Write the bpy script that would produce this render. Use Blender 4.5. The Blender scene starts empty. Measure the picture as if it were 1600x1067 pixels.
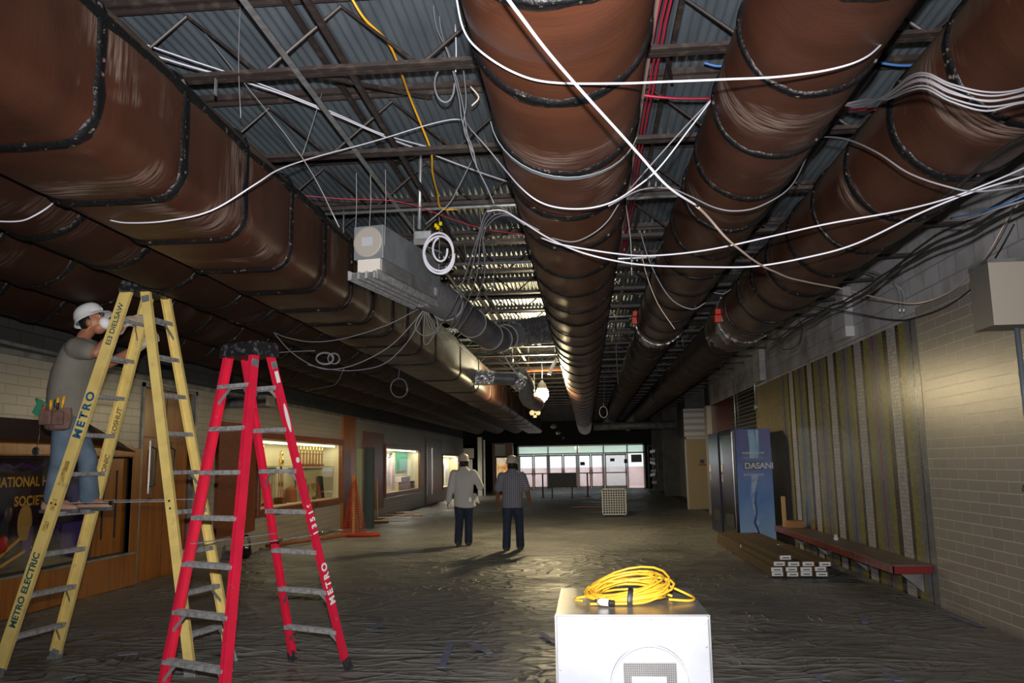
import bpy, bmesh, math, random
from mathutils import Vector, Matrix, noise
R = math.radians
rnd = random.Random(7)
scn = bpy.context.scene
COL = scn.collection
V = Vector

# ---------------------------------------------------------------- camera
CAM_H = 1.60
FPX = 1291.0
PSI, TH, ROLL = R(4.979), R(8.3946), R(1.0)
_rt = V((math.cos(PSI), math.sin(PSI), 0))
_fw = V((-math.sin(PSI) * math.cos(TH), math.cos(PSI) * math.cos(TH), math.sin(TH)))
_up = _rt.cross(_fw)
_r2 = math.cos(ROLL) * _rt - math.sin(ROLL) * _up
_u2 = math.sin(ROLL) * _rt + math.cos(ROLL) * _up
cam_d = bpy.data.cameras.new('camera')
cam_d.sensor_width = 36.0
cam_d.sensor_fit = 'HORIZONTAL'
cam_d.lens = FPX / 1600 * 36.0
cam_d.clip_start = 0.05
cam_d.clip_end = 300
cam = bpy.data.objects.new('camera', cam_d)
COL.objects.link(cam)
M = Matrix.Identity(4)
for i in range(3):
    M[i][0] = _r2[i]; M[i][1] = _u2[i]; M[i][2] = -_fw[i]
M[0][3], M[1][3], M[2][3] = 0, 0, CAM_H
cam.matrix_world = M
scn.camera = cam

def P(px, py, Y=None, X=None, Z=None):
    """point seen at a photo pixel, at a stated distance / plane"""
    d = _r2 * ((px - 800) / FPX) - _u2 * ((py - 533.5) / FPX) + _fw
    t = Y / d.y if Y is not None else (X / d.x if X is not None else (Z - CAM_H) / d.z)
    return V((0, 0, CAM_H)) + d * t

# ---------------------------------------------------------------- view + light
scn.view_settings.view_transform = 'Standard'
scn.view_settings.look = 'None'
scn.view_settings.gamma = 1.0
scn.view_settings.use_curve_mapping = False
scn.view_settings.exposure = 0.0
scn.cycles.use_denoising = True
scn.cycles.max_bounces = 6
scn.cycles.diffuse_bounces = 3
scn.cycles.glossy_bounces = 3
scn.cycles.transmission_bounces = 6
scn.cycles.transparent_max_bounces = 12
scn.cycles.sample_clamp_indirect = 4.0

w = bpy.data.worlds.new('sky'); scn.world = w; w.use_nodes = True
wn = w.node_tree.nodes; wl = w.node_tree.links
bg = wn['Background']
bg.inputs[0].default_value = (0.86, 0.97, 1.0, 1)
bg.inputs[1].default_value = 1.9

def lamp(name, kind, loc, power, color=(1, 1, 1), size=0.1, size_y=None, rot=None, spot=None):
    l = bpy.data.lights.new(name, kind); l.energy = power; l.color = color
    if kind == 'AREA':
        l.size = size
        if size_y: l.shape = 'RECTANGLE'; l.size_y = size_y
    else:
        l.shadow_soft_size = size
    if spot: l.spot_size = spot; l.spot_blend = 0.9
    o = bpy.data.objects.new(name, l); COL.objects.link(o); o.location = loc
    if rot: o.rotation_euler = rot
    return o

# the photographer's flash, just above the lens
fl = lamp('camera_flash', 'SPOT', (0.0, -0.02, CAM_H + 0.16), 1750, (1.0, 0.96, 0.94), 0.025, spot=R(96))
fl.rotation_euler = (_fw.xyz).to_track_quat('-Z', 'Y').to_euler()
# the hanging work lamp
LAMPP = P(847, 612, Y=18.29)
# extra spot added to brighten the deck; then daylight at the glass entrance
up_ = lamp('added_deck_uplight', 'SPOT', LAMPP + V((0, 0, .30)), 1900, (1.0, 0.88, 0.56), 0.08, spot=R(140)); up_.rotation_euler = (R(212), 0, 0)
lamp('entrance_daylight', 'AREA', (-1.2, 51.2, 1.9), 22, (0.92, 0.98, 1.0), 9.5, 2.2, rot=(R(-90), 0, 0))

# ---------------------------------------------------------------- mesh helpers
def frame_of(d, hint=None):
    d = d.normalized()
    h = hint if hint is not None else (V((0, 0, 1)) if abs(d.z) < 0.9 else V((0, 1, 0)))
    s = d.cross(h)
    if s.length < 1e-5: s = d.cross(V((1, 0, 0)))
    s.normalize(); u = s.cross(d).normalized()
    return s, u

class G:
    def __init__(self): self.v = []; self.f = []
    def add(self, vs, fs):
        n = len(self.v); self.v += [V(p) for p in vs]; self.f += [tuple(i + n for i in q) for q in fs]; return self
    def box(self, x0, x1, y0, y1, z0, z1):
        vs = [(x, y, z) for z in (z0, z1) for y in (y0, y1) for x in (x0, x1)]
        return self.add(vs, [(0, 2, 3, 1), (4, 5, 7, 6), (0, 1, 5, 4), (2, 6, 7, 3), (0, 4, 6, 2), (1, 3, 7, 5)])
    def obox(self, c, a, b, d):
        c, a, b, d = V(c), V(a), V(b), V(d)
        vs = [c + a * i + b * j + d * k for k in (-1, 1) for j in (-1, 1) for i in (-1, 1)]
        fs = [(0, 2, 3, 1), (4, 5, 7, 6), (0, 1, 5, 4), (2, 6, 7, 3), (0, 4, 6, 2), (1, 3, 7, 5)]
        if a.cross(b).dot(d) < 0: fs = [q[::-1] for q in fs]
        return self.add(vs, fs)
    def beam(self, p0, p1, w, h, hint=None):
        p0, p1 = V(p0), V(p1); s, u = frame_of(p1 - p0, hint)
        return self.obox((p0 + p1) / 2, s * w / 2, u * h / 2, (p1 - p0) / 2)
    def rings(self, rings, cap=True, closed=False):
        n = len(rings[0]); vs = [p for r in rings for p in r]; fs = []
        for i in range(len(rings) - 1 + (1 if closed else 0)):
            a = i * n; b = ((i + 1) % len(rings)) * n
            for j in range(n):
                k = (j + 1) % n
                fs.append((a + j, a + k, b + k, b + j))
        if cap and not closed:
            fs.append(tuple(range(n))[::-1]); fs.append(tuple((len(rings) - 1) * n + j for j in range(n)))
        return self.add(vs, fs)
    def tube(self, pts, r, n=8, cap=True, closed=False, hint=None):
        pts = [V(p) for p in pts]; rs = r if isinstance(r, (list, tuple)) else [r] * len(pts)
        out = []; m = len(pts); s_prev = None
        for i, p in enumerate(pts):
            if closed: d = pts[(i + 1) % m] - pts[i - 1]
            else: d = pts[min(i + 1, m - 1)] - pts[max(i - 1, 0)]
            if d.length < 1e-9: d = V((0, 0, 1))
            d.normalize()
            if s_prev is None: s, u = frame_of(d, hint)
            else:
                s = s_prev - d * s_prev.dot(d)
                if s.length < 1e-5: s, u = frame_of(d, hint)
                s.normalize(); u = s.cross(d).normalized()
            s_prev = s
            rr = rs[i]; ra, rb = rr if isinstance(rr, (tuple, list)) else (rr, rr)
            out.append([p + s * ra * math.cos(2 * math.pi * k / n) + u * rb * math.sin(2 * math.pi * k / n) for k in range(n)])
        return self.rings(out, cap, closed)
    def cyl(self, p0, p1, r, n=12, r1=None):
        return self.tube([p0, p1], [r, r if r1 is None else r1], n)
    def lathe(self, c, prof, n=16, up=(0, 0, 1)):
        c = V(c); up = V(up).normalized(); s, u = frame_of(up, V((0, 1, 0)) if abs(up.y) < .9 else V((1, 0, 0)))
        return self.rings([[c + up * z + (s * math.cos(2 * math.pi * k / n) + u * math.sin(2 * math.pi * k / n)) * max(r, 1e-4) for k in range(n)] for r, z in prof])
    def ball(self, c, rx, ry=None, rz=None, n=12, m=8, rot=None):
        ry = rx if ry is None else ry; rz = rx if rz is None else rz; c = V(c); out = []
        for i in range(m + 1):
            t = math.pi * i / m; st = max(math.sin(t), 1e-3)
            ring = [V((rx * st * math.cos(2 * math.pi * k / n), ry * st * math.sin(2 * math.pi * k / n), -rz * math.cos(t))) for k in range(n)]
            if rot is not None: ring = [rot @ q for q in ring]
            out.append([c + q for q in ring])
        return self.rings(out)
    def prism(self, poly, vec):
        poly = [V(p) for p in poly]; vec = V(vec); n = len(poly)
        return self.add(poly + [p + vec for p in poly], [tuple(range(n))[::-1], tuple(range(n, 2 * n))] + [(i, (i + 1) % n, n + (i + 1) % n, n + i) for i in range(n)])
    def build(self, name, m, parent=None, smooth=False, bevel=0, remesh=0, sm=0, origin=None):
        o0 = V((0, 0, 0))
        if parent is not None: o0 = base_of(parent)
        elif origin is not None: o0 = V(origin)
        me = bpy.data.meshes.new(name)
        me.from_pydata([tuple(p - o0) for p in self.v], [], self.f)
        bm = bmesh.new(); bm.from_mesh(me); bmesh.ops.recalc_face_normals(bm, faces=bm.faces); bm.to_mesh(me); bm.free()
        o = bpy.data.objects.new(name, me); COL.objects.link(o)
        if parent is not None: o.parent = parent
        elif origin is not None: o.location = o0
        if remesh:
            md = o.modifiers.new('r', 'REMESH'); md.mode = 'VOXEL'; md.voxel_size = remesh
            if sm:
                md2 = o.modifiers.new('s', 'SMOOTH'); md2.factor = 0.5; md2.iterations = sm
            dg = bpy.context.evaluated_depsgraph_get(); ev = o.evaluated_get(dg)
            nm = bpy.data.meshes.new_from_object(ev); o.modifiers.clear(); o.data = nm; nm.name = name; me = nm
            smooth = True
        me.materials.clear(); me.materials.append(m)
        if smooth:
            for p in me.polygons: p.use_smooth = True
            if smooth == 'auto':
                try: me.set_sharp_from_angle(angle=R(40))
                except Exception: pass
        if bevel:
            b = o.modifiers.new('b', 'BEVEL'); b.width = bevel; b.segments = 2; b.limit_method = 'ANGLE'; b.angle_limit = R(50)
        return o

_base = {}
def base_of(o):
    p = V((0, 0, 0))
    while o is not None:
        p = p + V(_base.get(o.name, o.location)); o = o.parent
    return p
def thing(name, loc, label, cat, group=None):
    o = bpy.data.objects.new(name, None); COL.objects.link(o); o.location = loc; o.empty_display_size = .1
    _base[o.name] = V(loc)
    o['label'] = label; o['category'] = cat
    if group: o['group'] = group
    return o
def tag(o, label, cat, group=None, kind=None):
    o['label'] = label; o['category'] = cat
    if group: o['group'] = group
    if kind: o['kind'] = kind
    return o
def struct(o): o['kind'] = 'structure'; return o
def dup(o, loc, label=None, rz=None, sc=None):
    r = o.copy(); COL.objects.link(r); r.location = loc; _base[r.name] = V(loc)
    if rz is not None: r.rotation_euler.z = rz
    if sc is not None: r.scale = sc
    if label: r['label'] = label
    for ch in [c for c in bpy.data.objects if c.parent == o]:
        c = ch.copy(); COL.objects.link(c); c.parent = r
        for g in [x for x in bpy.data.objects if x.parent == ch]:
            d = g.copy(); COL.objects.link(d); d.parent = c
    return r
def spline(pts, k=8):
    pts = [V(p) for p in pts]
    if len(pts) < 3: return pts
    q = [pts[0] * 2 - pts[1]] + pts + [pts[-1] * 2 - pts[-2]]; out = []
    for i in range(1, len(q) - 2):
        p0, p1, p2, p3 = q[i - 1:i + 3]
        for j in range(k):
            t = j / k
            out.append(0.5 * ((2 * p1) + (p2 - p0) * t + (2 * p0 - 5 * p1 + 4 * p2 - p3) * t * t + (3 * p1 - p0 - 3 * p2 + p3) * t ** 3))
    out.append(pts[-1]); return out

# ---------------------------------------------------------------- materials
def mat(name, col, rough=0.6, metal=0.0, col2=None, nscale=6, ndetail=4, bump=0, bscale=None, stretch=(1, 1, 1), spec=None, thr=None, emit=None, estr=0, col3=None, thr3=(.6, .75), n3=2.0, coat=0, st3=(1, 1, 1)):
    m = bpy.data.materials.new(name); m.use_nodes = True; nt = m.node_tree; N = nt.nodes; L = nt.links
    b = N['Principled BSDF']
    b.inputs['Base Color'].default_value = (*col, 1); b.inputs['Roughness'].default_value = rough; b.inputs['Metallic'].default_value = metal
    if spec is not None: b.inputs['Specular IOR Level'].default_value = spec
    if coat: b.inputs['Coat Weight'].default_value = coat; b.inputs['Coat Roughness'].default_value = .15
    if emit: b.inputs['Emission Color'].default_value = (*emit, 1); b.inputs['Emission Strength'].default_value = estr
    if col2 or bump or col3:
        tc = N.new('ShaderNodeTexCoord'); mp = N.new('ShaderNodeMapping'); L.new(tc.outputs['Object'], mp.inputs[0]); mp.inputs['Scale'].default_value = stretch
        nz = N.new('ShaderNodeTexNoise'); nz.inputs['Scale'].default_value = nscale; nz.inputs['Detail'].default_value = ndetail; L.new(mp.outputs[0], nz.inputs['Vector'])
        last = None
        if col2:
            cr = N.new('ShaderNodeValToRGB'); t = thr or (.35, .65)
            cr.color_ramp.elements[0].position = t[0]; cr.color_ramp.elements[1].position = t[1]
            cr.color_ramp.elements[0].color = (*col, 1); cr.color_ramp.elements[1].color = (*col2, 1)
            L.new(nz.outputs[0], cr.inputs[0]); last = cr.outputs[0]
        if col3:
            mp3 = N.new('ShaderNodeMapping'); L.new(tc.outputs['Object'], mp3.inputs[0]); mp3.inputs['Scale'].default_value = st3
            n3_ = N.new('ShaderNodeTexNoise'); n3_.inputs['Scale'].default_value = n3; n3_.inputs['Detail'].default_value = 6; L.new(mp3.outputs[0], n3_.inputs['Vector'])
            c3 = N.new('ShaderNodeValToRGB'); c3.color_ramp.elements[0].position = thr3[0]; c3.color_ramp.elements[1].position = thr3[1]; L.new(n3_.outputs[0], c3.inputs[0])
            mx = N.new('ShaderNodeMix'); mx.data_type = 'RGBA'; L.new(c3.outputs[0], mx.inputs[0])
            if last is not None: L.new(last, mx.inputs[6])
            else: mx.inputs[6].default_value = (*col, 1)
            mx.inputs[7].default_value = (*col3, 1); last = mx.outputs[2]
        if last is not None: L.new(last, b.inputs['Base Color'])
        if bump:
            bn = N.new('ShaderNodeTexNoise'); bn.inputs['Scale'].default_value = bscale or nscale; bn.inputs['Detail'].default_value = 5; L.new(mp.outputs[0], bn.inputs['Vector'])
            bp = N.new('ShaderNodeBump'); bp.inputs['Strength'].default_value = bump; bp.inputs['Distance'].default_value = .02
            L.new(bn.outputs[0], bp.inputs['Height']); L.new(bp.outputs[0], b.inputs['Normal'])
    return m

def brickmat(name, c1, c2, mortar, bw=.4, rh=.105, ms=.006, rough=.45, axis='Y', bump=.5, pebble=0, dirt=None, flat=False):
    m = bpy.data.materials.new(name); m.use_nodes = True; nt = m.node_tree; N = nt.nodes; L = nt.links; b = N['Principled BSDF']
    b.inputs['Roughness'].default_value = rough
    tc = N.new('ShaderNodeTexCoord'); sp = N.new('ShaderNodeSeparateXYZ'); L.new(tc.outputs['Object'], sp.inputs[0]); cb = N.new('ShaderNodeCombineXYZ')
    L.new(sp.outputs[axis], cb.inputs[0]); L.new(sp.outputs['Z'], cb.inputs[1])
    br = N.new('ShaderNodeTexBrick'); L.new(cb.outputs[0], br.inputs['Vector']); br.inputs['Scale'].default_value = 1
    br.inputs['Brick Width'].default_value = bw; br.inputs['Row Height'].default_value = rh; br.inputs['Mortar Size'].default_value = ms; br.inputs['Mortar Smooth'].default_value = .3
    br.inputs['Color1'].default_value = (*c1, 1); br.inputs['Color2'].default_value = (*c2, 1); br.inputs['Mortar'].default_value = (*mortar, 1)
    if flat: br.offset = 0
    last = br.outputs['Color']
    if dirt:
        nz = N.new('ShaderNodeTexNoise'); nz.inputs['Scale'].default_value = 1.6; nz.inputs['Detail'].default_value = 7; L.new(tc.outputs['Object'], nz.inputs['Vector'])
        cr = N.new('ShaderNodeValToRGB'); cr.color_ramp.elements[0].position = .45; cr.color_ramp.elements[1].position = .7; L.new(nz.outputs[0], cr.inputs[0])
        mx = N.new('ShaderNodeMix'); mx.data_type = 'RGBA'; L.new(cr.outputs[0], mx.inputs[0]); L.new(last, mx.inputs[6]); mx.inputs[7].default_value = (*dirt, 1); last = mx.outputs[2]
    L.new(last, b.inputs['Base Color'])
    inv = N.new('ShaderNodeMath'); inv.operation = 'SUBTRACT'; inv.inputs[0].default_value = 1; L.new(br.outputs['Fac'], inv.inputs[1])
    h = inv.outputs[0]
    if pebble:
        n2 = N.new('ShaderNodeTexNoise'); n2.inputs['Scale'].default_value = 55; n2.inputs['Detail'].default_value = 3; L.new(tc.outputs['Object'], n2.inputs['Vector'])
        ad = N.new('ShaderNodeMath'); ad.operation = 'MULTIPLY_ADD'; L.new(n2.outputs[0], ad.inputs[0]); ad.inputs[1].default_value = pebble; L.new(h, ad.inputs[2]); h = ad.outputs[0]
    bp = N.new('ShaderNodeBump'); bp.inputs['Strength'].default_value = bump; bp.inputs['Distance'].default_value = .006; L.new(h, bp.inputs['Height']); L.new(bp.outputs[0], b.inputs['Normal'])
    return m

def glassmat(name, tint=(1, 1, 1), gl=.12, haze=0.0, rough=.03, hcol=(.9, .9, .9)):
    m = bpy.data.materials.new(name); m.use_nodes = True; nt = m.node_tree; N = nt.nodes; L = nt.links; N.remove(N['Principled BSDF']); out = N['Material Output']
    t = N.new('ShaderNodeBsdfTransparent'); t.inputs[0].default_value = (*tint, 1); g = N.new('ShaderNodeBsdfGlossy'); g.inputs['Roughness'].default_value = rough
    lw = N.new('ShaderNodeLayerWeight'); lw.inputs[0].default_value = .25; mu = N.new('ShaderNodeMath'); mu.operation = 'MULTIPLY_ADD'; mu.inputs[1].default_value = .10; mu.inputs[2].default_value = gl * .4
    L.new(lw.outputs['Fresnel'], mu.inputs[0])
    mx = N.new('ShaderNodeMixShader'); L.new(mu.outputs[0], mx.inputs[0]); L.new(t.outputs[0], mx.inputs[1]); L.new(g.outputs[0], mx.inputs[2]); last = mx.outputs[0]
    if haze:
        d = N.new('ShaderNodeBsdfTranslucent'); d.inputs[0].default_value = (*hcol, 1); nz = N.new('ShaderNodeTexNoise'); nz.inputs['Scale'].default_value = 1.3; nz.inputs['Detail'].default_value = 5
        cr = N.new('ShaderNodeMapRange'); cr.inputs[1].default_value = .3; cr.inputs[2].default_value = .7; cr.inputs[3].default_value = haze * .5; cr.inputs[4].default_value = haze * 1.4; L.new(nz.outputs[0], cr.inputs[0])
        m2 = N.new('ShaderNodeMixShader'); L.new(cr.outputs[0], m2.inputs[0]); L.new(last, m2.inputs[1]); L.new(d.outputs[0], m2.inputs[2]); last = m2.outputs[0]
    L.new(last, out.inputs[0]); return m

def ductmat(name, ca, cb, smear, dust, ro=.42, spc=.38):
    m = bpy.data.materials.new(name); m.use_nodes = True; nt = m.node_tree; N = nt.nodes; L = nt.links; b = N['Principled BSDF']
    b.inputs['Roughness'].default_value = ro; b.inputs['Specular IOR Level'].default_value = spc
    tc = N.new('ShaderNodeTexCoord')
    def nz(scale, st, det=6, dist=0):
        mp = N.new('ShaderNodeMapping'); mp.inputs['Scale'].default_value = st; L.new(tc.outputs['Object'], mp.inputs[0]); n = N.new('ShaderNodeTexNoise'); n.inputs['Scale'].default_value = scale; n.inputs['Detail'].default_value = det; n.inputs['Distortion'].default_value = dist; L.new(mp.outputs[0], n.inputs['Vector']); return n.outputs[0]
    def rmp(f, a, c):
        r = N.new('ShaderNodeMapRange'); r.inputs[1].default_value = a; r.inputs[2].default_value = c; L.new(f, r.inputs[0]); return r.outputs[0]
    def mix(f, a, c):
        x = N.new('ShaderNodeMix'); x.data_type = 'RGBA'; L.new(f, x.inputs[0])
        for q, i in ((a, 6), (c, 7)):
            if isinstance(q, tuple): x.inputs[i].default_value = (*q, 1)
            else: L.new(q, x.inputs[i])
        return x.outputs[2]
    def mul(a, c):
        x = N.new('ShaderNodeMath'); x.operation = 'MULTIPLY'; x.use_clamp = True
        for i, q in ((0, a), (1, c)):
            if isinstance(q, (int, float)): x.inputs[i].default_value = q
            else: L.new(q, x.inputs[i])
        return x.outputs[0]
    col = mix(rmp(nz(2.2, (1, 2, 1), 7), .35, .65), ca, cb)
    sm = mul(rmp(nz(1.5, (1, 1.2, 1), 3, .6), .56, .70), rmp(nz(9, (.5, 6, .5), 8, .4), .40, .66))
    col = mix(mul(sm, .75), col, smear)
    ge = N.new('ShaderNodeNewGeometry'); sp = N.new('ShaderNodeSeparateXYZ'); L.new(ge.outputs['Normal'], sp.inputs[0])
    du = mul(rmp(sp.outputs['Z'], -.02, .45), rmp(nz(3.5, (1, 1.5, 1), 7), .15, .5))
    col = mix(du, col, dust); L.new(col, b.inputs['Base Color'])
    bp = N.new('ShaderNodeBump'); bp.inputs['Strength'].default_value = .25; bp.inputs['Distance'].default_value = .006; L.new(nz(9, (.6, 5, .6), 6, .5), bp.inputs['Height']); L.new(bp.outputs[0], b.inputs['Normal'])
    return m

def emat(name, col, s):
    m = bpy.data.materials.new(name); m.use_nodes = True; N = m.node_tree.nodes; N.remove(N['Principled BSDF'])
    e = N.new('ShaderNodeEmission'); e.inputs[0].default_value = (*col, 1); e.inputs[1].default_value = s; m.node_tree.links.new(e.outputs[0], N['Material Output'].inputs[0]); return m

MT = dict(
    tar=mat('black_mastic', (.006, .006, .007), .42, bump=.5, bscale=30, nscale=30, spec=.35, col3=(.16, .13, .11), thr3=(.62, .7), n3=30),
    deck=mat('grey_steel_deck', (.115, .145, .17), .45, .2, col2=(.16, .195, .225), nscale=8, bump=0, stretch=(1, .2, 1)),
    joist=mat('dark_primed_steel', (.035, .026, .024), .5, col2=(.10, .075, .06), nscale=14, thr=(.5, .8)),
    galv=mat('galvanised_steel', (.40, .44, .46), .38, .75, col2=(.60, .64, .66), nscale=18, thr=(.35, .65)),
    galvd=mat('dusty_galvanised_steel', (.30, .31, .31), .55, .4, col2=(.17, .17, .17), nscale=5),
    alu=mat('aluminium', (.50, .51, .52), .45, .4, col2=(.26, .26, .26), nscale=30, thr=(.4, .7)),
    alus=mat('scrubber_panel', (.38, .395, .43), .36, .2, col2=(.28, .30, .34), nscale=2.5, bump=.03, bscale=3),
    alut=mat('scrubber_lid', (.42, .42, .43), .32, .7, col2=(.26, .26, .26), nscale=4, bump=.08, bscale=6),
    foil=mat('crinkled_foil', (.75, .76, .82), .24, .85, col2=(.45, .46, .52), bump=1.0, bscale=22, nscale=22),
    flex=mat('grey_flex_duct', (.10, .10, .12), .4, .2, col2=(.17, .17, .19), nscale=8, bump=.2, bscale=30),
    yel=mat('yellow_fibreglass', (.78, .60, .20), .42, col2=(.64, .48, .16), nscale=9, thr=(.4, .75), col3=(.40, .32, .18), thr3=(.62, .8), n3=12),
    red=mat('red_fibreglass', (.68, .015, .052), .38, col2=(.55, .015, .045), nscale=9, thr=(.4, .75), col3=(.60, .22, .25), thr3=(.66, .85), n3=16),
    black=mat('black_plastic', (.012, .012, .014), .45, col2=(.10, .10, .11), nscale=26, thr=(.52, .7)),
    rubber=mat('black_rubber', (.02, .02, .022), .7, col2=(.10, .10, .10), nscale=25, thr=(.5, .75)),
    white=mat('white_paint', (.75, .75, .74), .5),
    cab_w=mat('white_cable_jacket', (.62, .62, .70), .4),
    cab_g=mat('grey_cable_jacket', (.19, .19, .21), .5),
    cab_k=mat('black_cable_jacket', (.015, .015, .017), .5),
    cab_y=mat('yellow_cord', (.80, .40, .02), .4),
    cab_yc=mat('coiled_yellow_cord', (.72, .42, .03), .4, col2=(.60, .34, .03), nscale=20),
    cab_b=mat('blue_cable_jacket', (.05, .16, .42), .5),
    cab_r=mat('red_cable_jacket', (.42, .02, .05), .5),
    cab_o=mat('pale_orange_cable_jacket', (.78, .60, .50), .5),
    woodd=mat('dark_stained_wood', (.15, .036, .010), .35, col2=(.22, .060, .014), nscale=3, ndetail=6, stretch=(1, 1.4, 14)),
    wood=mat('varnished_oak_wood', (.40, .130, .008), .30, col2=(.25, .074, .005), nscale=2.2, ndetail=7, stretch=(1, 5, .5)),
    woodb=mat('birch_wood', (.42, .20, .07), .5, col2=(.34, .15, .05), nscale=3, stretch=(3, 3, .5)),
    pine=mat('pale_lumber', (.60, .36, .14), .6),
    hood=mat('brown_painted_canopy', (.075, .045, .040), .45),
    card=mat('brown_cardboard', (.125, .078, .036), .85, col2=(.10, .062, .028), nscale=3),
    cardw=mat('carton_label_paper', (.80, .80, .80), .7),
    denim=mat('blue_denim', (.07, .11, .155), .85, col2=(.125, .175, .235), nscale=7, bump=.4, bscale=9),
    denimd=mat('dark_denim', (.018, .028, .055), .8, col2=(.03, .045, .08), nscale=7, bump=.4, bscale=9),
    skin=mat('tanned_skin', (.40, .17, .10), .5, col2=(.34, .14, .085), nscale=8),
    skind=mat('dark_tan_skin', (.20, .085, .05), .5),
    hair=mat('black_hair', (.012, .010, .009), .5, bump=.6, bscale=60, nscale=60),
    tee=mat('olive_grey_tee', (.20, .19, .155), .85, col2=(.165, .155, .128), nscale=5, bump=.35, bscale=7),
    shirtw=mat('off_white_shirt', (.62, .62, .60), .85, bump=.35, bscale=8, nscale=8),
    hat=mat('white_hard_hat', (.80, .80, .82), .25),
    hatb=mat('scuffed_cream_hard_hat', (.62, .58, .50), .35, col2=(.50, .42, .33), nscale=9),
    hatin=mat('hard_hat_lining', (.10, .22, .22), .6),
    maskm=mat('white_dust_mask', (.85, .85, .86), .8),
    leather=mat('worn_brown_leather', (.20, .11, .09), .7, col2=(.13, .07, .055), nscale=12, bump=.3, bscale=20),
    boot=mat('tan_suede', (.42, .24, .16), .8), sole=mat('grey_rubber_sole', (.06, .065, .075), .7),
    glove=mat('dirty_canvas_glove', (.50, .42, .33), .85, col2=(.36, .29, .22), nscale=16),
    orange=mat('orange_plastic_mesh', (.42, .035, .008), .6), bluetape=mat('blue_masking_tape', (.16, .19, .32), .6, col2=(.25, .27, .36), nscale=8),
    navy=mat('navy_backing', (.006, .007, .014), .7), gold=mat('gold_paper_letters', (.75, .38, .03), .6),
    brass=mat('polished_gold_plate', (.75, .50, .16), .22, 1.0), chrome=mat('chrome', (.75, .75, .75), .15, 1.0),
    cream=mat('cream_back_panel', (.62, .58, .38), .7), glass=glassmat('case_glass', gl=.1),
    tancase=mat('beige_enamel', (.52, .47, .40), .4), shadedbox=mat('shaded_beige_enclosure', (.20, .19, .17), .45),
    tand=mat('tan_painted_door', (.36, .26, .12), .5), concrete=mat('rough_concrete', (.12, .12, .12), .8, col2=(.17, .165, .16), nscale=3, bump=.4, bscale=14),
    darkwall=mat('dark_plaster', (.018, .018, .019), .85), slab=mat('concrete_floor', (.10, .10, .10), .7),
    frame=mat('pale_aluminium_frame', (.52, .52, .52), .4, .4), pink=mat('pink_paving', (.60, .23, .20), .8, col2=(.68, .32, .28), nscale=4),
    redtile=mat('dark_red_quarry_tile', (.20, .025, .02), .35), purple=mat('purple_cloth', (.055, .03, .16), .6), tinsel=mat('purple_tinsel', (.12, .05, .5), .2, .9, bump=1, bscale=60, nscale=60),
    vendk=mat('black_vending_front', (.012, .012, .013), .18), vendn=mat('navy_vending_front', (.015, .018, .05), .25), paper=mat('white_paper', (.72, .72, .70), .8),
    ochre=mat('ochre_mask', (.45, .25, .05), .6), wire=mat('thin_galvanised_wire', (.35, .35, .36), .5, .5), rust=mat('rusty_iron', (.30, .09, .03), .7),
    greengrey=mat('sage_foam', (.20, .23, .15), .7), green=mat('green_felt', (.03, .22, .12), .8),
)
MT['ductc'] = ductmat('falloff_dimmed_round_duct_coating', (.040, .0150, .0090), (.060, .0222, .0130), (.34, .27, .23), (.12, .084, .058))  # same duct coating, flash falloff on the right darkened into the colour
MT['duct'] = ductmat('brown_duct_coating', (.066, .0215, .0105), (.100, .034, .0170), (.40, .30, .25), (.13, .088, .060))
MT['ductb'] = ductmat('shade_dimmed_duct_coating', (.024, .0095, .0062), (.034, .0135, .0080), (.11, .08, .065), (.05, .036, .027), .6, .15)  # same coating again, shade beyond the flash's reach put into the colour
MT['ducta'] = ductmat('falloff_dimmed_square_duct_coating', (.040, .0148, .0088), (.060, .0215, .0120), (.34, .27, .23), (.12, .084, .058))  # same coating, flash falloff on the left darkened into the colour
MT['brickL'] = brickmat('tan_glazed_block_left', (.36, .33, .29), (.33, .30, .265), (.20, .18, .155), .40, .112, .005, .38)
MT['brickR'] = brickmat('tan_glazed_block_right', (.345, .315, .275), (.31, .28, .245), (.58, .54, .48), .40, .105, .006, .30, pebble=.45, bump=.45)
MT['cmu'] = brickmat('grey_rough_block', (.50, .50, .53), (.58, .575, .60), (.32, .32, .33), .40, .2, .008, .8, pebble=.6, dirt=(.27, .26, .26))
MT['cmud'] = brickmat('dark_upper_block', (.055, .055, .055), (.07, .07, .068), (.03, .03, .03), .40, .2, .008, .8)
MT['kbrick'] = brickmat('black_glazed_brick', (.012, .014, .014), (.02, .022, .02), (.22, .21, .17), .2, .09, .006, .2)
MT['rbrick'] = brickmat('red_glazed_brick', (.17, .02, .015), (.12, .015, .012), (.04, .02, .02), .2, .09, .006, .25)
MT['ptile'] = brickmat('pale_wall_tile', (.50, .50, .47), (.46, .46, .43), (.36, .36, .33), .15, .15, .004, .16, flat=True)

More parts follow.
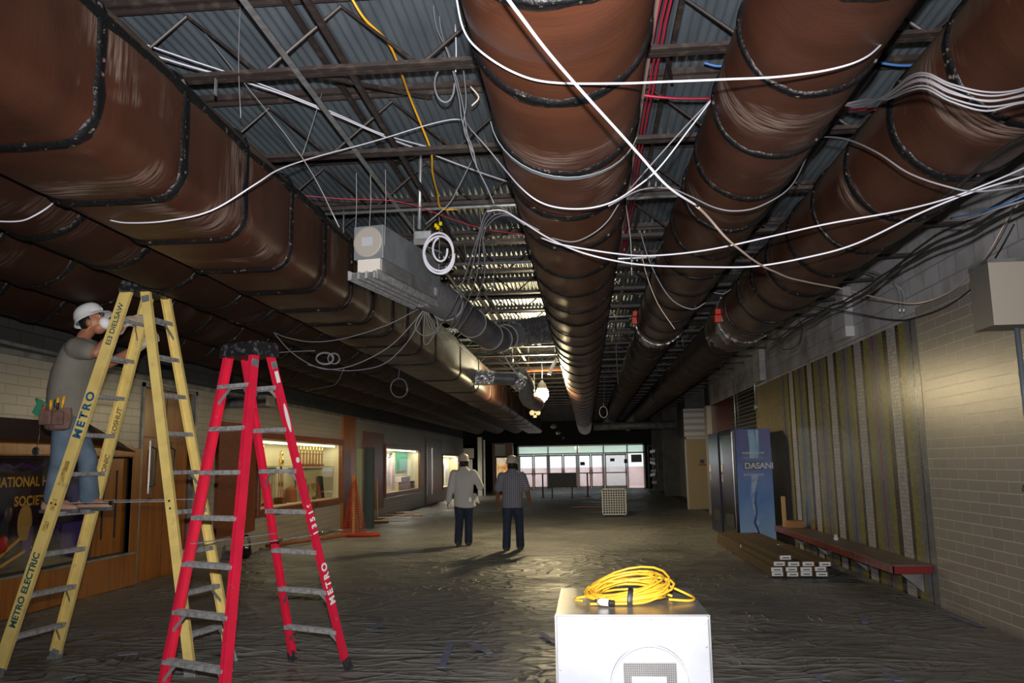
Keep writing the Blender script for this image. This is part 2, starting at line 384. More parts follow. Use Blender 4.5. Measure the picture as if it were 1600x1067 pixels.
# mosaic wall: vertical stripes of small glazed tiles
def mosaicmat():
    m = bpy.data.materials.new('striped_mosaic_tile'); m.use_nodes = True; nt = m.node_tree; N = nt.nodes; L = nt.links; b = N['Principled BSDF']
    b.inputs['Roughness'].default_value = .26
    tc = N.new('ShaderNodeTexCoord'); sp = N.new('ShaderNodeSeparateXYZ'); L.new(tc.outputs['Object'], sp.inputs[0])
    def math_(op, a, bb=None, c=None):
        n = N.new('ShaderNodeMath'); n.operation = op
        for i, q in enumerate((a, bb, c)):
            if q is None: continue
            if isinstance(q, (int, float)): n.inputs[i].default_value = q
            else: L.new(q, n.inputs[i])
        return n.outputs[0]
    y = sp.outputs['Y']
    snap = math_('MULTIPLY', math_('FLOOR', math_('DIVIDE', y, .0485)), .0485)
    t = math_('PINGPONG', math_('SUBTRACT', snap, 10.27), .6225)
    tn = math_('DIVIDE', t, .6225)
    def ramp(fac, items):
        r = N.new('ShaderNodeValToRGB'); r.color_ramp.interpolation = 'CONSTANT'; el = r.color_ramp.elements
        while len(el) > 1: el.remove(el[-1])
        el[0].position = items[0][0]; el[0].color = (*items[0][1], 1)
        for p, c in items[1:]:
            e = el.new(p); e.color = (*c, 1)
        L.new(fac, r.inputs[0]); return r.outputs[0]
    light = (.50, .49, .51); blk = (.008, .008, .010); yl = (.27, .24, .045); gr = (.17, .185, .22); gy = (.22, .22, .12)
    base = ramp(tn, [(0, light), (.225, blk), (.42, yl), (.66, gy), (.76, gr)])
    # the centre line of each band
    yr = math_('DIVIDE', math_('SUBTRACT', y, 9.0), 9.0)
    line = ramp(yr, [(0, (.03, .02, .05)), ((10.2 - 9) / 9, (.36, .01, .02)), ((11.5 - 9) / 9, (.03, .06, .20)), ((12.8 - 9) / 9, (.16, .03, .07)), ((14.0 - 9) / 9, (.03, .06, .20)), ((15.3 - 9) / 9, (.14, .04, .12))])
    isl = math_('GREATER_THAN', tn, .955)
    mx = N.new('ShaderNodeMix'); mx.data_type = 'RGBA'; L.new(isl, mx.inputs[0]); L.new(base, mx.inputs[6]); L.new(line, mx.inputs[7])
    far = math_('GREATER_THAN', y, 16.05)
    m2 = N.new('ShaderNodeMix'); m2.data_type = 'RGBA'; L.new(far, m2.inputs[0]); L.new(mx.outputs[2], m2.inputs[6]); m2.inputs[7].default_value = (.24, .20, .11, 1)
    # tile grid + slight colour variation
    cb = N.new('ShaderNodeCombineXYZ'); L.new(y, cb.inputs[0]); L.new(sp.outputs['Z'], cb.inputs[1])
    br = N.new('ShaderNodeTexBrick'); L.new(cb.outputs[0], br.inputs['Vector']); br.offset = 0; br.inputs['Scale'].default_value = 1
    br.inputs['Brick Width'].default_value = .0485; br.inputs['Row Height'].default_value = .0485; br.inputs['Mortar Size'].default_value = .0022
    br.inputs['Color1'].default_value = (.80, .80, .80, 1); br.inputs['Color2'].default_value = (1.08, 1.08, 1.08, 1); br.inputs['Mortar'].default_value = (1, 1, 1, 1)
    m3 = N.new('ShaderNodeMix'); m3.data_type = 'RGBA'; m3.blend_type = 'MULTIPLY'; m3.inputs[0].default_value = 1; L.new(m2.outputs[2], m3.inputs[6]); L.new(br.outputs[0], m3.inputs[7])
    m4 = N.new('ShaderNodeMix'); m4.data_type = 'RGBA'; L.new(br.outputs['Fac'], m4.inputs[0]); L.new(m3.outputs[2], m4.inputs[6]); m4.inputs[7].default_value = (.17, .155, .13, 1)
    L.new(m4.outputs[2], b.inputs['Base Color'])
    inv = math_('SUBTRACT', 1.0, br.outputs['Fac'])
    row = math_('FLOOR', math_('DIVIDE', sp.outputs['Z'], .105)); rb = math_('MULTIPLY', math_('FRACT', math_('DIVIDE', sp.outputs['Z'], .105)), 1.0)
    edge = math_('GREATER_THAN', rb, .06)
    n2 = N.new('ShaderNodeTexNoise'); n2.inputs['Scale'].default_value = 30; L.new(tc.outputs['Object'], n2.inputs['Vector'])
    h = math_('ADD', math_('ADD', math_('MULTIPLY', inv, .35), math_('MULTIPLY', edge, .8)), math_('MULTIPLY', n2.outputs[0], .3))
    bp = N.new('ShaderNodeBump'); bp.inputs['Strength'].default_value = .45; bp.inputs['Distance'].default_value = .005; L.new(h, bp.inputs['Height']); L.new(bp.outputs[0], b.inputs['Normal'])
    return m
MT['mosaic'] = mosaicmat()

def sheetmat():
    m = bpy.data.materials.new('dusty_black_polythene'); m.use_nodes = True; nt = m.node_tree; N = nt.nodes; L = nt.links; b = N['Principled BSDF']
    tc = N.new('ShaderNodeTexCoord')
    def nz(scale, st, rot=0, det=6, dist=0, rg=.5):
        mp = N.new('ShaderNodeMapping'); mp.inputs['Scale'].default_value = st; mp.inputs['Rotation'].default_value = (0, 0, rot); L.new(tc.outputs['Object'], mp.inputs[0])
        n = N.new('ShaderNodeTexNoise'); n.inputs['Scale'].default_value = scale; n.inputs['Detail'].default_value = det; n.inputs['Distortion'].default_value = dist; n.inputs['Roughness'].default_value = rg; L.new(mp.outputs[0], n.inputs['Vector']); return n.outputs[0]
    def ma(op, a, c, d=None):
        x = N.new('ShaderNodeMath'); x.operation = op
        for i, q in enumerate((a, c, d)):
            if q is None: continue
            if isinstance(q, (int, float)): x.inputs[i].default_value = q
            else: L.new(q, x.inputs[i])
        return x.outputs[0]
    n1 = nz(.8, (1, 1, 1), 0, 9, .3, .7)
    cr = N.new('ShaderNodeValToRGB'); cr.color_ramp.elements[0].position = .36; cr.color_ramp.elements[1].position = .64; cr.color_ramp.elements[0].color = (.155, .153, .150, 1); cr.color_ramp.elements[1].color = (.29, .285, .275, 1); L.new(n1, cr.inputs[0])
    L.new(cr.outputs[0], b.inputs['Base Color'])
    rr = N.new('ShaderNodeMapRange'); rr.inputs[1].default_value = .35; rr.inputs[2].default_value = .65; rr.inputs[3].default_value = .34; rr.inputs[4].default_value = .60; L.new(n1, rr.inputs[0]); L.new(rr.outputs[0], b.inputs['Roughness'])
    # creases: ridged noise, mostly running across the hall
    r1 = ma('ABSOLUTE', ma('SUBTRACT', nz(.8, (.75, 1.7, 1), .15, 1.2, 2.2), .5), 0)
    r1 = ma('POWER', ma('MAXIMUM', 0.0, ma('SUBTRACT', 1.0, ma('MULTIPLY', r1, 4.5))), 5.0)
    r2 = ma('ABSOLUTE', ma('SUBTRACT', nz(1.3, (1.0, 1.2, 1), -.6, 1.5, 2.4), .5), 0)
    r2 = ma('POWER', ma('MAXIMUM', 0.0, ma('SUBTRACT', 1.0, ma('MULTIPLY', r2, 4.5))), 5.0)
    h = ma('ADD', ma('MULTIPLY', r1, .38), ma('ADD', ma('MULTIPLY', r2, .22), ma('ADD', ma('MULTIPLY', nz(8, (1, 1.2, 1), 0, 4, 1.2), .16), ma('MULTIPLY', nz(1.9, (1, 1.2, 1), .2, 3, 1.6), .6))))
    bp = N.new('ShaderNodeBump'); bp.inputs['Strength'].default_value = 1.0; bp.inputs['Distance'].default_value = .055; L.new(h, bp.inputs['Height']); L.new(bp.outputs[0], b.inputs['Normal'])
    return m
MT['sheet'] = sheetmat()

def plaidmat():
    m = bpy.data.materials.new('grey_plaid_shirt'); m.use_nodes = True; nt = m.node_tree; N = nt.nodes; L = nt.links; b = N['Principled BSDF']; b.inputs['Roughness'].default_value = .9
    tc = N.new('ShaderNodeTexCoord'); sp = N.new('ShaderNodeSeparateXYZ'); L.new(tc.outputs['Object'], sp.inputs[0])
    cb = N.new('ShaderNodeCombineXYZ'); L.new(sp.outputs['X'], cb.inputs[0]); L.new(sp.outputs['Z'], cb.inputs[1])
    br = N.new('ShaderNodeTexBrick'); br.offset = 0; L.new(cb.outputs[0], br.inputs['Vector']); br.inputs['Scale'].default_value = 1; br.inputs['Brick Width'].default_value = .036; br.inputs['Row Height'].default_value = .036; br.inputs['Mortar Size'].default_value = .0045
    br.inputs['Color1'].default_value = (.38, .38, .42, 1); br.inputs['Color2'].default_value = (.34, .34, .38, 1); br.inputs['Mortar'].default_value = (.07, .06, .10, 1)
    L.new(br.outputs[0], b.inputs['Base Color']); return m
MT['plaid'] = plaidmat()

# ================================================================ SETTING
XL, XR = -6.40, 3.72
YE = 50.0
DECK = 4.34
struct(G().box(-9.5, 6, -5, 51, -.25, 0).build('floor', MT['slab']))
# steel deck: fine corrugation running along the corridor
pitch = .064; nper = int((6 + 9.5) / pitch); g = G(); ring = []
for i in range(nper * 4 + 1):
    x = -9.5 + i * pitch / 4; z = DECK + .011 * (0, 1, 0, -1)[i % 4]
    ring.append((x, z))
for i, (x, z) in enumerate(ring): g.v += [V((x, -5, z)), V((x, YE + .3, z))]
for i in range(len(ring) - 1): g.f.append((2 * i, 2 * i + 2, 2 * i + 3, 2 * i + 1))
struct(g.build('ceiling', MT['deck'], smooth=True))

# left wall: a thick layer with recesses for the display cases, backed by a solid wall
TOPL = 2.93
holes = [(7.0, 11.2, .47, 1.78), (15.75, 21.15, .80, 2.16), (26.0, 31.4, .72, 2.16), (36.6, 41.2, .60, 2.02)]
DOOR1 = (11.45, 13.15, 0, 2.86)
g = G(); yy = -5
spans = sorted(holes + [DOOR1])
for (a, b_, c, d) in spans:
    if a > yy: g.box(XL - .5, XL, yy, a, 0, TOPL)
    if c > 0: g.box(XL - .5, XL, a, b_, 0, c)
    g.box(XL - .5, XL, a, b_, d, TOPL); yy = b_
g.box(XL - .5, XL, yy, 43.0, 0, TOPL)
wl_ = struct(g.build('wall_left', MT['brickL']))
struct(G().box(XL - .9, XL - .62, -5, 43, 0, 4.8).build('wall_left_backing', MT['darkwall']))
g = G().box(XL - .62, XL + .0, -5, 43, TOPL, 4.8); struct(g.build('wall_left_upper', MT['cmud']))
struct(G().box(XL, XL + .035, -5, 42, TOPL - .03, TOPL + .03).build('trim_1', MT['galvd']))
# wall left, beyond the cases: side corridor pier and rear wall
struct(G().box(-9.3, -9.0, 43, 51, 0, 4.8).build('wall_left_far', MT['cmud']))
struct(G().box(-9.2, XL - .5, 42.7, 43, 0, 4.8).build('wall_left_return', MT['cmud']))
# right wall
TOPR = 3.15
struct(G().box(XR, XR + .3, -5, 9.5, 0, 3.25).build('wall_right', MT['brickR']))
struct(G().box(XR - .004, XR + .3, 9.5, 18.5, 0, TOPR).build('wall_right_mosaic', MT['mosaic']))
struct(G().box(XR, XR + .3, -5, 9.5, 3.25, 4.8).box(XR, XR + .3, 9.5, 18.5, TOPR, 4.8).box(XR, XR + .3, 18.5, 25.2, 3.2, 4.8).build('wall_right_upper', MT['cmu']))
struct(G().box(XR, XR + .3, 18.5, 21.6, 0, 3.2).build('wall_right_black_brick', MT['kbrick']))
struct(G().box(XR, XR + .3, 21.6, 25.0, 0, 3.2).build('wall_right_red_brick', MT['rbrick']))
struct(G().box(XR - .14, XR + .3, 25.0, 25.5, 0, 3.2).build('trim_2', MT['tancase'], bevel=.01))
struct(G().box(4.25, 4.5, 25.5, 51, 2.6, 4.8).box(XR, 4.3, 25.2, 25.5, 3.2, 4.8).build('wall_right_far_upper', MT['concrete']))
struct(G().box(4.25, 4.5, 25.5, 30, 0, 2.6).build('wall_right_far_block', MT['brickR']))
struct(G().box(4.25, 4.5, 30, 51, 0, 2.6).build('wall_right_tiled', MT['ptile']))
for i, (a, b_) in enumerate(((30.0, 30.5), (39.0, 39.5), (45.4, 45.9))):
    struct(G().box(3.55, 4.3, a, b_, 0, 4.4).build('trim_%d' % (3 + i), MT['concrete'], bevel=.01))
struct(G().box(-9.5, 6, -5.2, -5, 0, 4.8).build('wall_back', MT['darkwall']))
# dark soffit in front of the entrance
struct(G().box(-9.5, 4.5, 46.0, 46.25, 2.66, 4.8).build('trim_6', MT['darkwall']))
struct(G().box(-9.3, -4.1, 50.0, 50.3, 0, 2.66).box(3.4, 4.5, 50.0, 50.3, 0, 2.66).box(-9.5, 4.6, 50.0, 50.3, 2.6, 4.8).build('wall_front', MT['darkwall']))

# double timber door in the left wall
def door1():
    d = G().box(XL - .12, XL - .06, DOOR1[0] + .06, DOOR1[1] - .06, 0, 2.80).build('door_1', MT['wood']); struct(d)
    G().box(XL - .125, XL + .02, DOOR1[0], DOOR1[0] + .06, 0, 2.86).box(XL - .125, XL + .02, DOOR1[1] - .06, DOOR1[1], 0, 2.86).box(XL - .125, XL + .02, DOOR1[0], DOOR1[1], 2.8, 2.86).build('door_frame', MT['galvd'], d)
    G().box(XL - .065, XL - .055, 12.295, 12.305, 0, 2.8).box(XL - .065, XL - .052, 11.5, 13.1, 2.07, 2.09).build('door_seam', MT['black'], d)
    for y in (11.9, 12.45):
        G().tube([(XL - .05, y, 1.35), (XL + .02, y, 1.38), (XL + .02, y, 1.9), (XL - .05, y, 1.93)], .016).box(XL - .058, XL - .048, y - .05, y + .05, 1.25, 2.03).build('pull_handle', MT['chrome'], d, smooth='auto')
    G().lathe((XL - .05, 12.55, 1.2), [(.045, 0), (.045, .012), (.02, .016), (.02, .04)], 12, (1, 0, 0)).build('lock_cylinder', MT['chrome'], d, smooth='auto')
door1()
struct(G().box(XL - .5, XL - .12, DOOR1[0] - .02, DOOR1[1] + .02, 0, 2.88).build('wall_left_door_backing', MT['darkwall']))

# glass entrance at the far end
def entrance():
    g = G(); g.box(-4.15, -4.05, 49.9, 50.02, 0, 2.64); g.box(3.33, 3.42, 49.9, 50.02, 0, 2.64)
    g.box(-4.15, 3.42, 49.9, 50.02, 2.56, 2.64); g.box(-4.15, 3.42, 49.9, 50.02, 2.08, 2.16); g.box(-4.15, 3.42, 49.9, 50.02, 0, .06)
    root = struct(g.build('window_1', MT['frame']))
    for x in (-2.3, -.55, 1.0, 2.4): G().box(x - .035, x + .035, 49.88, 50.04, 0, 2.6).build('mullion', MT['frame'], root)
    G().box(-4.1, 3.38, 49.96, 49.97, 2.16, 2.56).build('transom_glass', glassmat('green_transom_glass', (.62, .70, .64), .05, .35, hcol=(.7, .78, .7)), root)
    G().box(2.44, 3.34, 49.955, 49.975, .06, 2.08).box(1.04, 2.36, 49.955, 49.975, .06, 2.08).build('side_glass', MT['fglass'], root)
    n = 1
    for x0, x1 in ((-4.05, -3.2), (-3.18, -2.33), (-2.27, -1.43), (-1.41, -.59), (-.51, .22), (.24, .96), (1.06, 2.34)):
        n += 1
        d = struct(G().box(x0, x0 + .07, 49.93, 49.98, 0, 2.07).box(x1 - .07, x1, 49.93, 49.98, 0, 2.07).box(x0, x1, 49.93, 49.98, 1.98, 2.07).box(x0, x1, 49.93, 49.98, 0, .2).build('door_%d' % n, MT['frame']))
        G().box(x0 + .07, x1 - .07, 49.95, 49.96, .2, 1.98).build('door_glass', MT['fglass'], d)
        G().box(x0 + .07, x1 - .07, 49.89, 49.93, .93, 1.0).build('push_bar', MT['frame'], d)
        hx = x1 - .05 if n % 2 == 0 else x0 + .05
        G().box(hx - .03, hx + .03, 49.88, 49.93, .85, 1.15).build('door_handle', MT['black'], d)
MT['fglass'] = glassmat('dusty_entrance_glass', (.85, .86, .86), .06, .30)
entrance()
# outside: paving and a low wall
struct(G().box(-14, 12, 50.3, 70, -.25, -.02).build('ground_outside', MT['pink']))
struct(G().box(-14, 12, 58, 58.4, -.02, 1.25).build('wall_outside', MT['pink']))

# ================================================================ ROOF JOISTS
def joist_at(y, first=None, lab='dark steel bar joist spanning the dim far part of the ceiling'):
    if first is None:
        r = thing('bar_joist', (0, y, 3.82), lab, 'roof joist', 'bar joists under the steel deck')
        x0, x1 = -6.39, 3.71
        for nm, z in (('bottom_chord', 3.82), ('top_chord', 4.285)):
            g = G()
            for s in (-1, 1):
                g.box(x0, x1, y + s * .008 + (0 if s > 0 else -.04), y + s * .008 + (.04 if s > 0 else 0), z - .003, z + .004)
                if z < 4: g.box(x0, x1, y + s * .008 - .003, y + s * .008 + .003, z, z + .04)
                else: g.box(x0, x1, y + s * .008 - .003, y + s * .008 + .003, z - .03, z)
            g.box(x0, x1, y - .006, y + .006, z - .002, z + .002)
            if z > 4: g.box(x0, x1, y - .05, y + .05, z + .0, z + .04)
            g.build(nm, MT['joist'], r)
        g = G(); x = x0; up = False; pan = .46; zz = [(x0, 3.83)]
        while x < x1 - pan:
            x += pan; up = not up; zz.append((x, 4.22 if up else 3.83))
        g.tube([(a, y, b_) for a, b_ in zz], .0115, 6); g.build('web', MT['joist'], r)
        return r
    return dup(first, (0, y, 3.82), lab)
ordn = ['nearest in view, across the top edge', 'second from the camera', 'third from the camera, beside the diffuser wires', 'fourth from the camera', 'fifth from the camera, over the flexible duct', 'sixth from the camera, in the lamp lit stretch', 'seventh from the camera, in the lamp lit stretch', 'eighth from the camera, in the lamp lit stretch', 'ninth from the camera, in the lamp lit stretch', 'tenth from the camera', 'eleventh from the camera, just before the work lamp', 'twelfth from the camera, at the work lamp']
j0 = joist_at(4.32, None, 'dark steel bar joist under the deck, ' + ordn[0])
for k in range(1, 33): joist_at(4.32 + 1.27 * k, j0, *(['dark steel bar joist under the deck, ' + ordn[k]] if k < 12 else []))
# bridging running along the corridor
def bar(name, label, pts, wdt, hgt, m, cat='bridging', group=None):
    g = G()
    for a, b_ in zip(pts[:-1], pts[1:]): g.beam(a, b_, wdt, hgt)
    return tag(g.build(name, m), label, cat, group)
bar('bridging_angle', 'pale grey steel bridging strap running along ceiling left of centre duct', [(-1.56, .5, 3.80), (-1.56, 12.2, 3.80)], .035, .006, MT['galv'])
bar('bridging_angle', 'dark rusty bridging angle along ceiling just right of the pale strap', [(-1.30, .5, 3.87), (-1.30, 22, 3.87)], .03, .03, MT['joist'])
bar('bridging_angle', 'dark bridging angle high under the deck between left duct and centre duct', [(-1.62, .5, 4.22), (-1.62, 22, 4.22)], .03, .03, MT['joist'])
bar('bridging_angle', 'dark bridging angle between the middle and right round ducts', [(1.56, .5, 3.86), (1.56, 22, 3.86)], .03, .03, MT['joist'])
bar('bridging_angle', 'dark bridging angle under the deck between centre and middle round ducts', [(.62, .5, 4.2), (.62, 20, 4.2)], .03, .03, MT['joist'])
k = 0
xb = [('steel cross brace slanting under the deck', -1.6, -1.05, 4.32), ('steel cross brace slanting under the deck', -1.05, -1.6, 5.59), ('steel cross brace slanting under the deck', -1.6, -1.0, 6.86), ('steel cross brace slanting under the deck', .5, .68, 4.32), ('steel cross brace slanting under the deck', -1.1, -.6, 6.86), ('steel cross brace slanting under the deck', 1.35, 1.6, 5.59)]
for lab, xa, xc, y in xb:
    bar('cross_brace', 'thin dark steel cross brace slanting between two joists', [(xa, y, 3.84), (xc, y + 1.27, 4.23)], .022, .022, MT['joist'], 'cross brace', 'cross braces between joists')

# ================================================================ DUCTS
def round_prof(cx, cz, r, n=40):
    return [(cx + r * math.cos(2 * math.pi * i / n), cz + r * math.sin(2 * math.pi * i / n)) for i in range(n)]
def rrect_prof(x0, x1, z0, z1, r, k=6):
    out = []
    for cx, cz, a0 in ((x1 - r, z0 + r, -90), (x1 - r, z1 - r, 0), (x0 + r, z1 - r, 90), (x0 + r, z0 + r, 180)):
        for i in range(k + 1):
            a = R(a0 + 90 * i / k); out.append((cx + r * math.cos(a), cz + r * math.sin(a)))
    # subdivide the flats
    res = []
    for i, p in enumerate(out):
        q = out[(i + 1) % len(out)]; res.append(p); d = math.dist(p, q)
        if d > .2:
            for j in range(1, 5): res.append((p[0] + (q[0] - p[0]) * j / 5, p[1] + (q[1] - p[1]) * j / 5))
    return res
def scaled(prof, off):
    cx = sum(p[0] for p in prof) / len(prof); cz = sum(p[1] for p in prof) / len(prof); out = []
    n = len(prof)
    for i, p in enumerate(prof):
        a = prof[i - 1]; b_ = prof[(i + 1) % n]; tx, tz = b_[0] - a[0], b_[1] - a[1]; l = math.hypot(tx, tz) or 1
        out.append((p[0] + tz / l * off, p[1] - tx / l * off))
    return out
def duct(label, prof, y0, y1, seams, m, seed, hang=None, belly=.006):
    cx = sum(p[0] for p in prof) / len(prof); cz = sum(p[1] for p in prof) / len(prof)
    root = thing('air_duct', (cx, y0, cz), label, 'duct')
    g = G(); rings = []; y = y0
    step = .10
    ss = sorted(seams)
    while y <= y1 + 1e-6:
        d = min([abs(y - s) for s in ss] or [9])
        off = -belly * math.exp(-(d / .10) ** 2) + belly * .6 * noise.noise(V((seed, y * 1.3, 0)))
        pr = scaled(prof, off)
        rings.append([V((x + .005 * noise.noise(V((x * 3, y * 2, z * 3 + seed))), y, z + .006 * noise.noise(V((x * 3 + 9, y * 2, z * 3 + seed))))) for x, z in pr])
        y += step
    g.rings(rings); g.build('duct_shell', m, root, smooth='auto')
    for si, s in enumerate(ss):
        if si > 90: break
        g = G(); rg = []; wd = (.021 + .014 * rnd.random()) * (1 if s < 9 else .55); n = len(prof)
        wob = rnd.random() * 50
        for t, off in ((-1.2, -.004), (-.95, .008), (-.3, .011), (0, .005), (.35, .012), (.95, .007), (1.2, -.004)):
            pr = scaled(prof, off); r_ = []
            for i, (x, z) in enumerate(pr):
                a = 2 * math.pi * i / n
                w1 = .020 * noise.noise(V((math.cos(a) * 1.4 + wob, math.sin(a) * 1.4, 0))) + .022 * t * noise.noise(V((math.cos(a) * 6 + wob, math.sin(a) * 6, 2 + t * .3)))
                r_.append(V((x, s + t * wd + w1, z)))
            rg.append(r_)
        g.rings(rg, cap=False); g.build('mastic_seam', MT['tar'], root, smooth=True)
    if hang:
        for y in hang:
            xr = max(p[0] for p in prof) + .004; xl = min(p[0] for p in prof) - .004; zt = cz
            for x in (xl, xr): G().beam((x, y, zt - .0), (x, y, 3.86), .003, .03, V((0, 1, 0))).build('hanger_strap', MT['galv'], root)
            zb = min(p[1] for p in prof)
    return root
def every(a, b_, st, jit=.05): 
    out = []; y = a
    while y < b_: out.append(y + rnd.uniform(-jit, jit)); y += st
    return out
pc = round_prof(-.057, 3.41, .372)
duct('large round brown duct at centre, running down the hall above the dirt-marked box', pc, .2, 44, every(.85, 12, .79) + every(12.6, 34, 1.25), MT['duct'], 1.0, hang=None)
pd2 = round_prof(1.04, 3.48, .312)
duct('brown round duct immediately right of the centre duct, ending in a foil wrapped collar', pd2, .2, 11.4, every(.55, 11, .74), MT['ductc'], 2.0)
pd3 = round_prof(2.09, 3.45, .366)
duct('brown round duct furthest right, beside the block wall', pd3, .2, 11.6, [.7, 1.5, 2.2] + every(3.0, 11.2, .78), MT['ductc'], 3.0)
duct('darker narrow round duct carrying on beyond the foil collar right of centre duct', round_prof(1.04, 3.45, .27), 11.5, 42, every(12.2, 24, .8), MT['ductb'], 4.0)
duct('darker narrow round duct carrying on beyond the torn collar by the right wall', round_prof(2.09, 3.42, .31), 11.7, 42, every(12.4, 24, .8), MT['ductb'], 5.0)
pA = rrect_prof(-2.88, -2.10, 3.02, 3.76, .15)
DA = duct('big square brown duct with rounded corners, upper left', pA, .2, 40, every(.0 + .87, 10.5, .80) + every(11.5, 34, 2.4), MT['ducta'], 6.0, belly=.012)
pB = round_prof(-3.36, 3.40, .37)
duct('shade-darkened brown round duct tucked directly left of the big square duct', pB, .2, 40, every(1.5, 24, .80), MT['ductb'], 7.0)
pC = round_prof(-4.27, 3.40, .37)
duct('shade-darkened brown round duct third from the square duct edge, over the yellow ladder', pC, .2, 40, every(1.2, 24, .80), MT['ductb'], 8.0)
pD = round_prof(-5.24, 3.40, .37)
duct('shade-darkened brown round duct nearest the left wall', pD, .2, 40, every(1.0, 24, .80), MT['ductb'], 9.0)

# rough mastic line along the square duct's upper edge
rg = []
for i in range(260):
    y = .3 + i * .06; w_ = .030 + .022 * noise.noise(V((y * 2.1, 3, 0))) + .012 * noise.noise(V((y * 7, 1, 0))); zc_ = 3.615 + .022 * noise.noise(V((y * 1.1, 7, 0)))
    rg.append([V((-2.112, y, zc_ - w_)), V((-2.090, y, zc_ - w_ * .6)), V((-2.088, y, zc_ + w_ * .4)), V((-2.098, y, zc_ + w_)), V((-2.125, y, zc_ + w_ * .5))])
G().rings(rg).build('edge_mastic', MT['tar'], DA, smooth='auto')
# hanging straps beside the square duct
for x, y, z0 in ((-2.06, 4.32, 3.72), (-2.06, 6.86, 3.62), (-2.06, 8.1, 3.3)):
    tag(G().beam((x, y, z0), (x, y, 3.84), .004, .03, V((0, 1, 0))).build('hanger_strap', MT['galv']), 'galvanised hanger strap beside the square duct', 'strap', 'hanger straps beside the square duct')

# grey straps round the ducts
def strap(label, prof, y, tilt, i0, i1, wd):
    pr = scaled(prof, .016); n = len(pr); rg = []
    for i in range(i0, i1):
        x, z = pr[i % n]; t = (i - i0) / (i1 - i0 - 1); yy = y + tilt * (t - .5) - .10 * math.sin(math.pi * t); w_ = wd * (.5 + .5 * math.sin(math.pi * min(1, t * 1.2)))
        o = V((x, yy, z)); c = V((sum(p[0] for p in prof) / n, yy, sum(p[1] for p in prof) / n)); d_ = (o - c).normalized() * .004
        rg.append([o - V((0, w_, 0)), o + V((0, w_, 0)), o + V((0, w_, 0)) + d_, o - V((0, w_, 0)) + d_])
    tag(G().rings(rg).build('duct_strap', mat('grey_strap', (.22, .25, .27), .6), smooth='auto'), label, 'strap')
strap('loose grey strap slung under the centre duct between two seams', pc, 4.12, .16, 21, 39, .022)
strap('thin grey strap following a black seam on the right hand duct', pd3, 2.92, .05, 18, 40, .012)
# foil collars at the ends of the two right hand ducts
def collar(label, prof, y0, y1, seed):
    g = G(); rings = []; n = len(prof)
    cx = sum(p[0] for p in prof) / n; cz = sum(p[1] for p in prof) / n; r0 = math.dist(prof[0], (cx, cz))
    m = 14
    for j in range(m + 1):
        t = j / m; ring_ = []
        for i in range(64):
            a = 2 * math.pi * i / 64; rr = r0 * (1.02 - .16 * t) + .022 * noise.noise(V((math.cos(a) * 6 + seed, math.sin(a) * 6, t * 6))) + .008
            ring_.append(V((cx + rr * math.cos(a), y0 + (y1 - y0) * t, cz + rr * math.sin(a))))
        rings.append(ring_)
    g.rings(rings)
    root = thing('duct_collar', (cx, y0, cz), label, 'duct collar')
    g.build('foil_wrap', MT['foilb'], root, smooth=False)
    for q in range(3):
        a = R(-70 + q * 55 + seed * 10)
        pts = [(cx + (r0 + .02) * math.cos(a + k * .12), y0 + .05 + .03 * k, cz + (r0 + .02) * math.sin(a + k * .12)) for k in range(5)]
        G().tube(pts, .02, 6).build('foil_tape', MT['foil'], root)
    # red actuator
    return root
MT['foilb'] = mat('dull_grey_foil', (.16, .155, .14), .28, .85, bump=.8, bscale=14, nscale=14)
collar('crinkled foil collar on the end of the middle round duct', pd2, 11.25, 12.1, 3.0)
collar('crinkled foil collar on the end of the right hand round duct', pd3, 10.7, 12.1, 5.0)
def actuator(label, c):
    r = thing('damper_actuator', c, label, 'actuator'); x, y, z = c
    G().box(x - .05, x + .03, y - .05, y + .05, z - .09, z + .0).build('red_housing', MT['redp'], r, bevel=.006)
    G().box(x - .04, x + .03, y - .05, y + .05, z + .01, z + .08).build('red_cover', MT['redp'], r, bevel=.006)
    G().box(x + .03, x + .12, y - .03, y + .03, z - .08, z + .07).build('bracket', MT['galvd'], r, bevel=.004)
    G().cyl((x - .09, y, z - .01), (x + .13, y, z - .01), .008, 8).build('shaft', MT['chrome'], r)
    return r
MT['redp'] = mat('red_actuator_plastic', (.55, .03, .015), .4)
actuator('red damper actuator box on left flank of the middle round duct', P(993, 496, Y=11.0))
actuator('red damper actuator box on left flank of the right hand duct', P(1122, 493, Y=10.4))

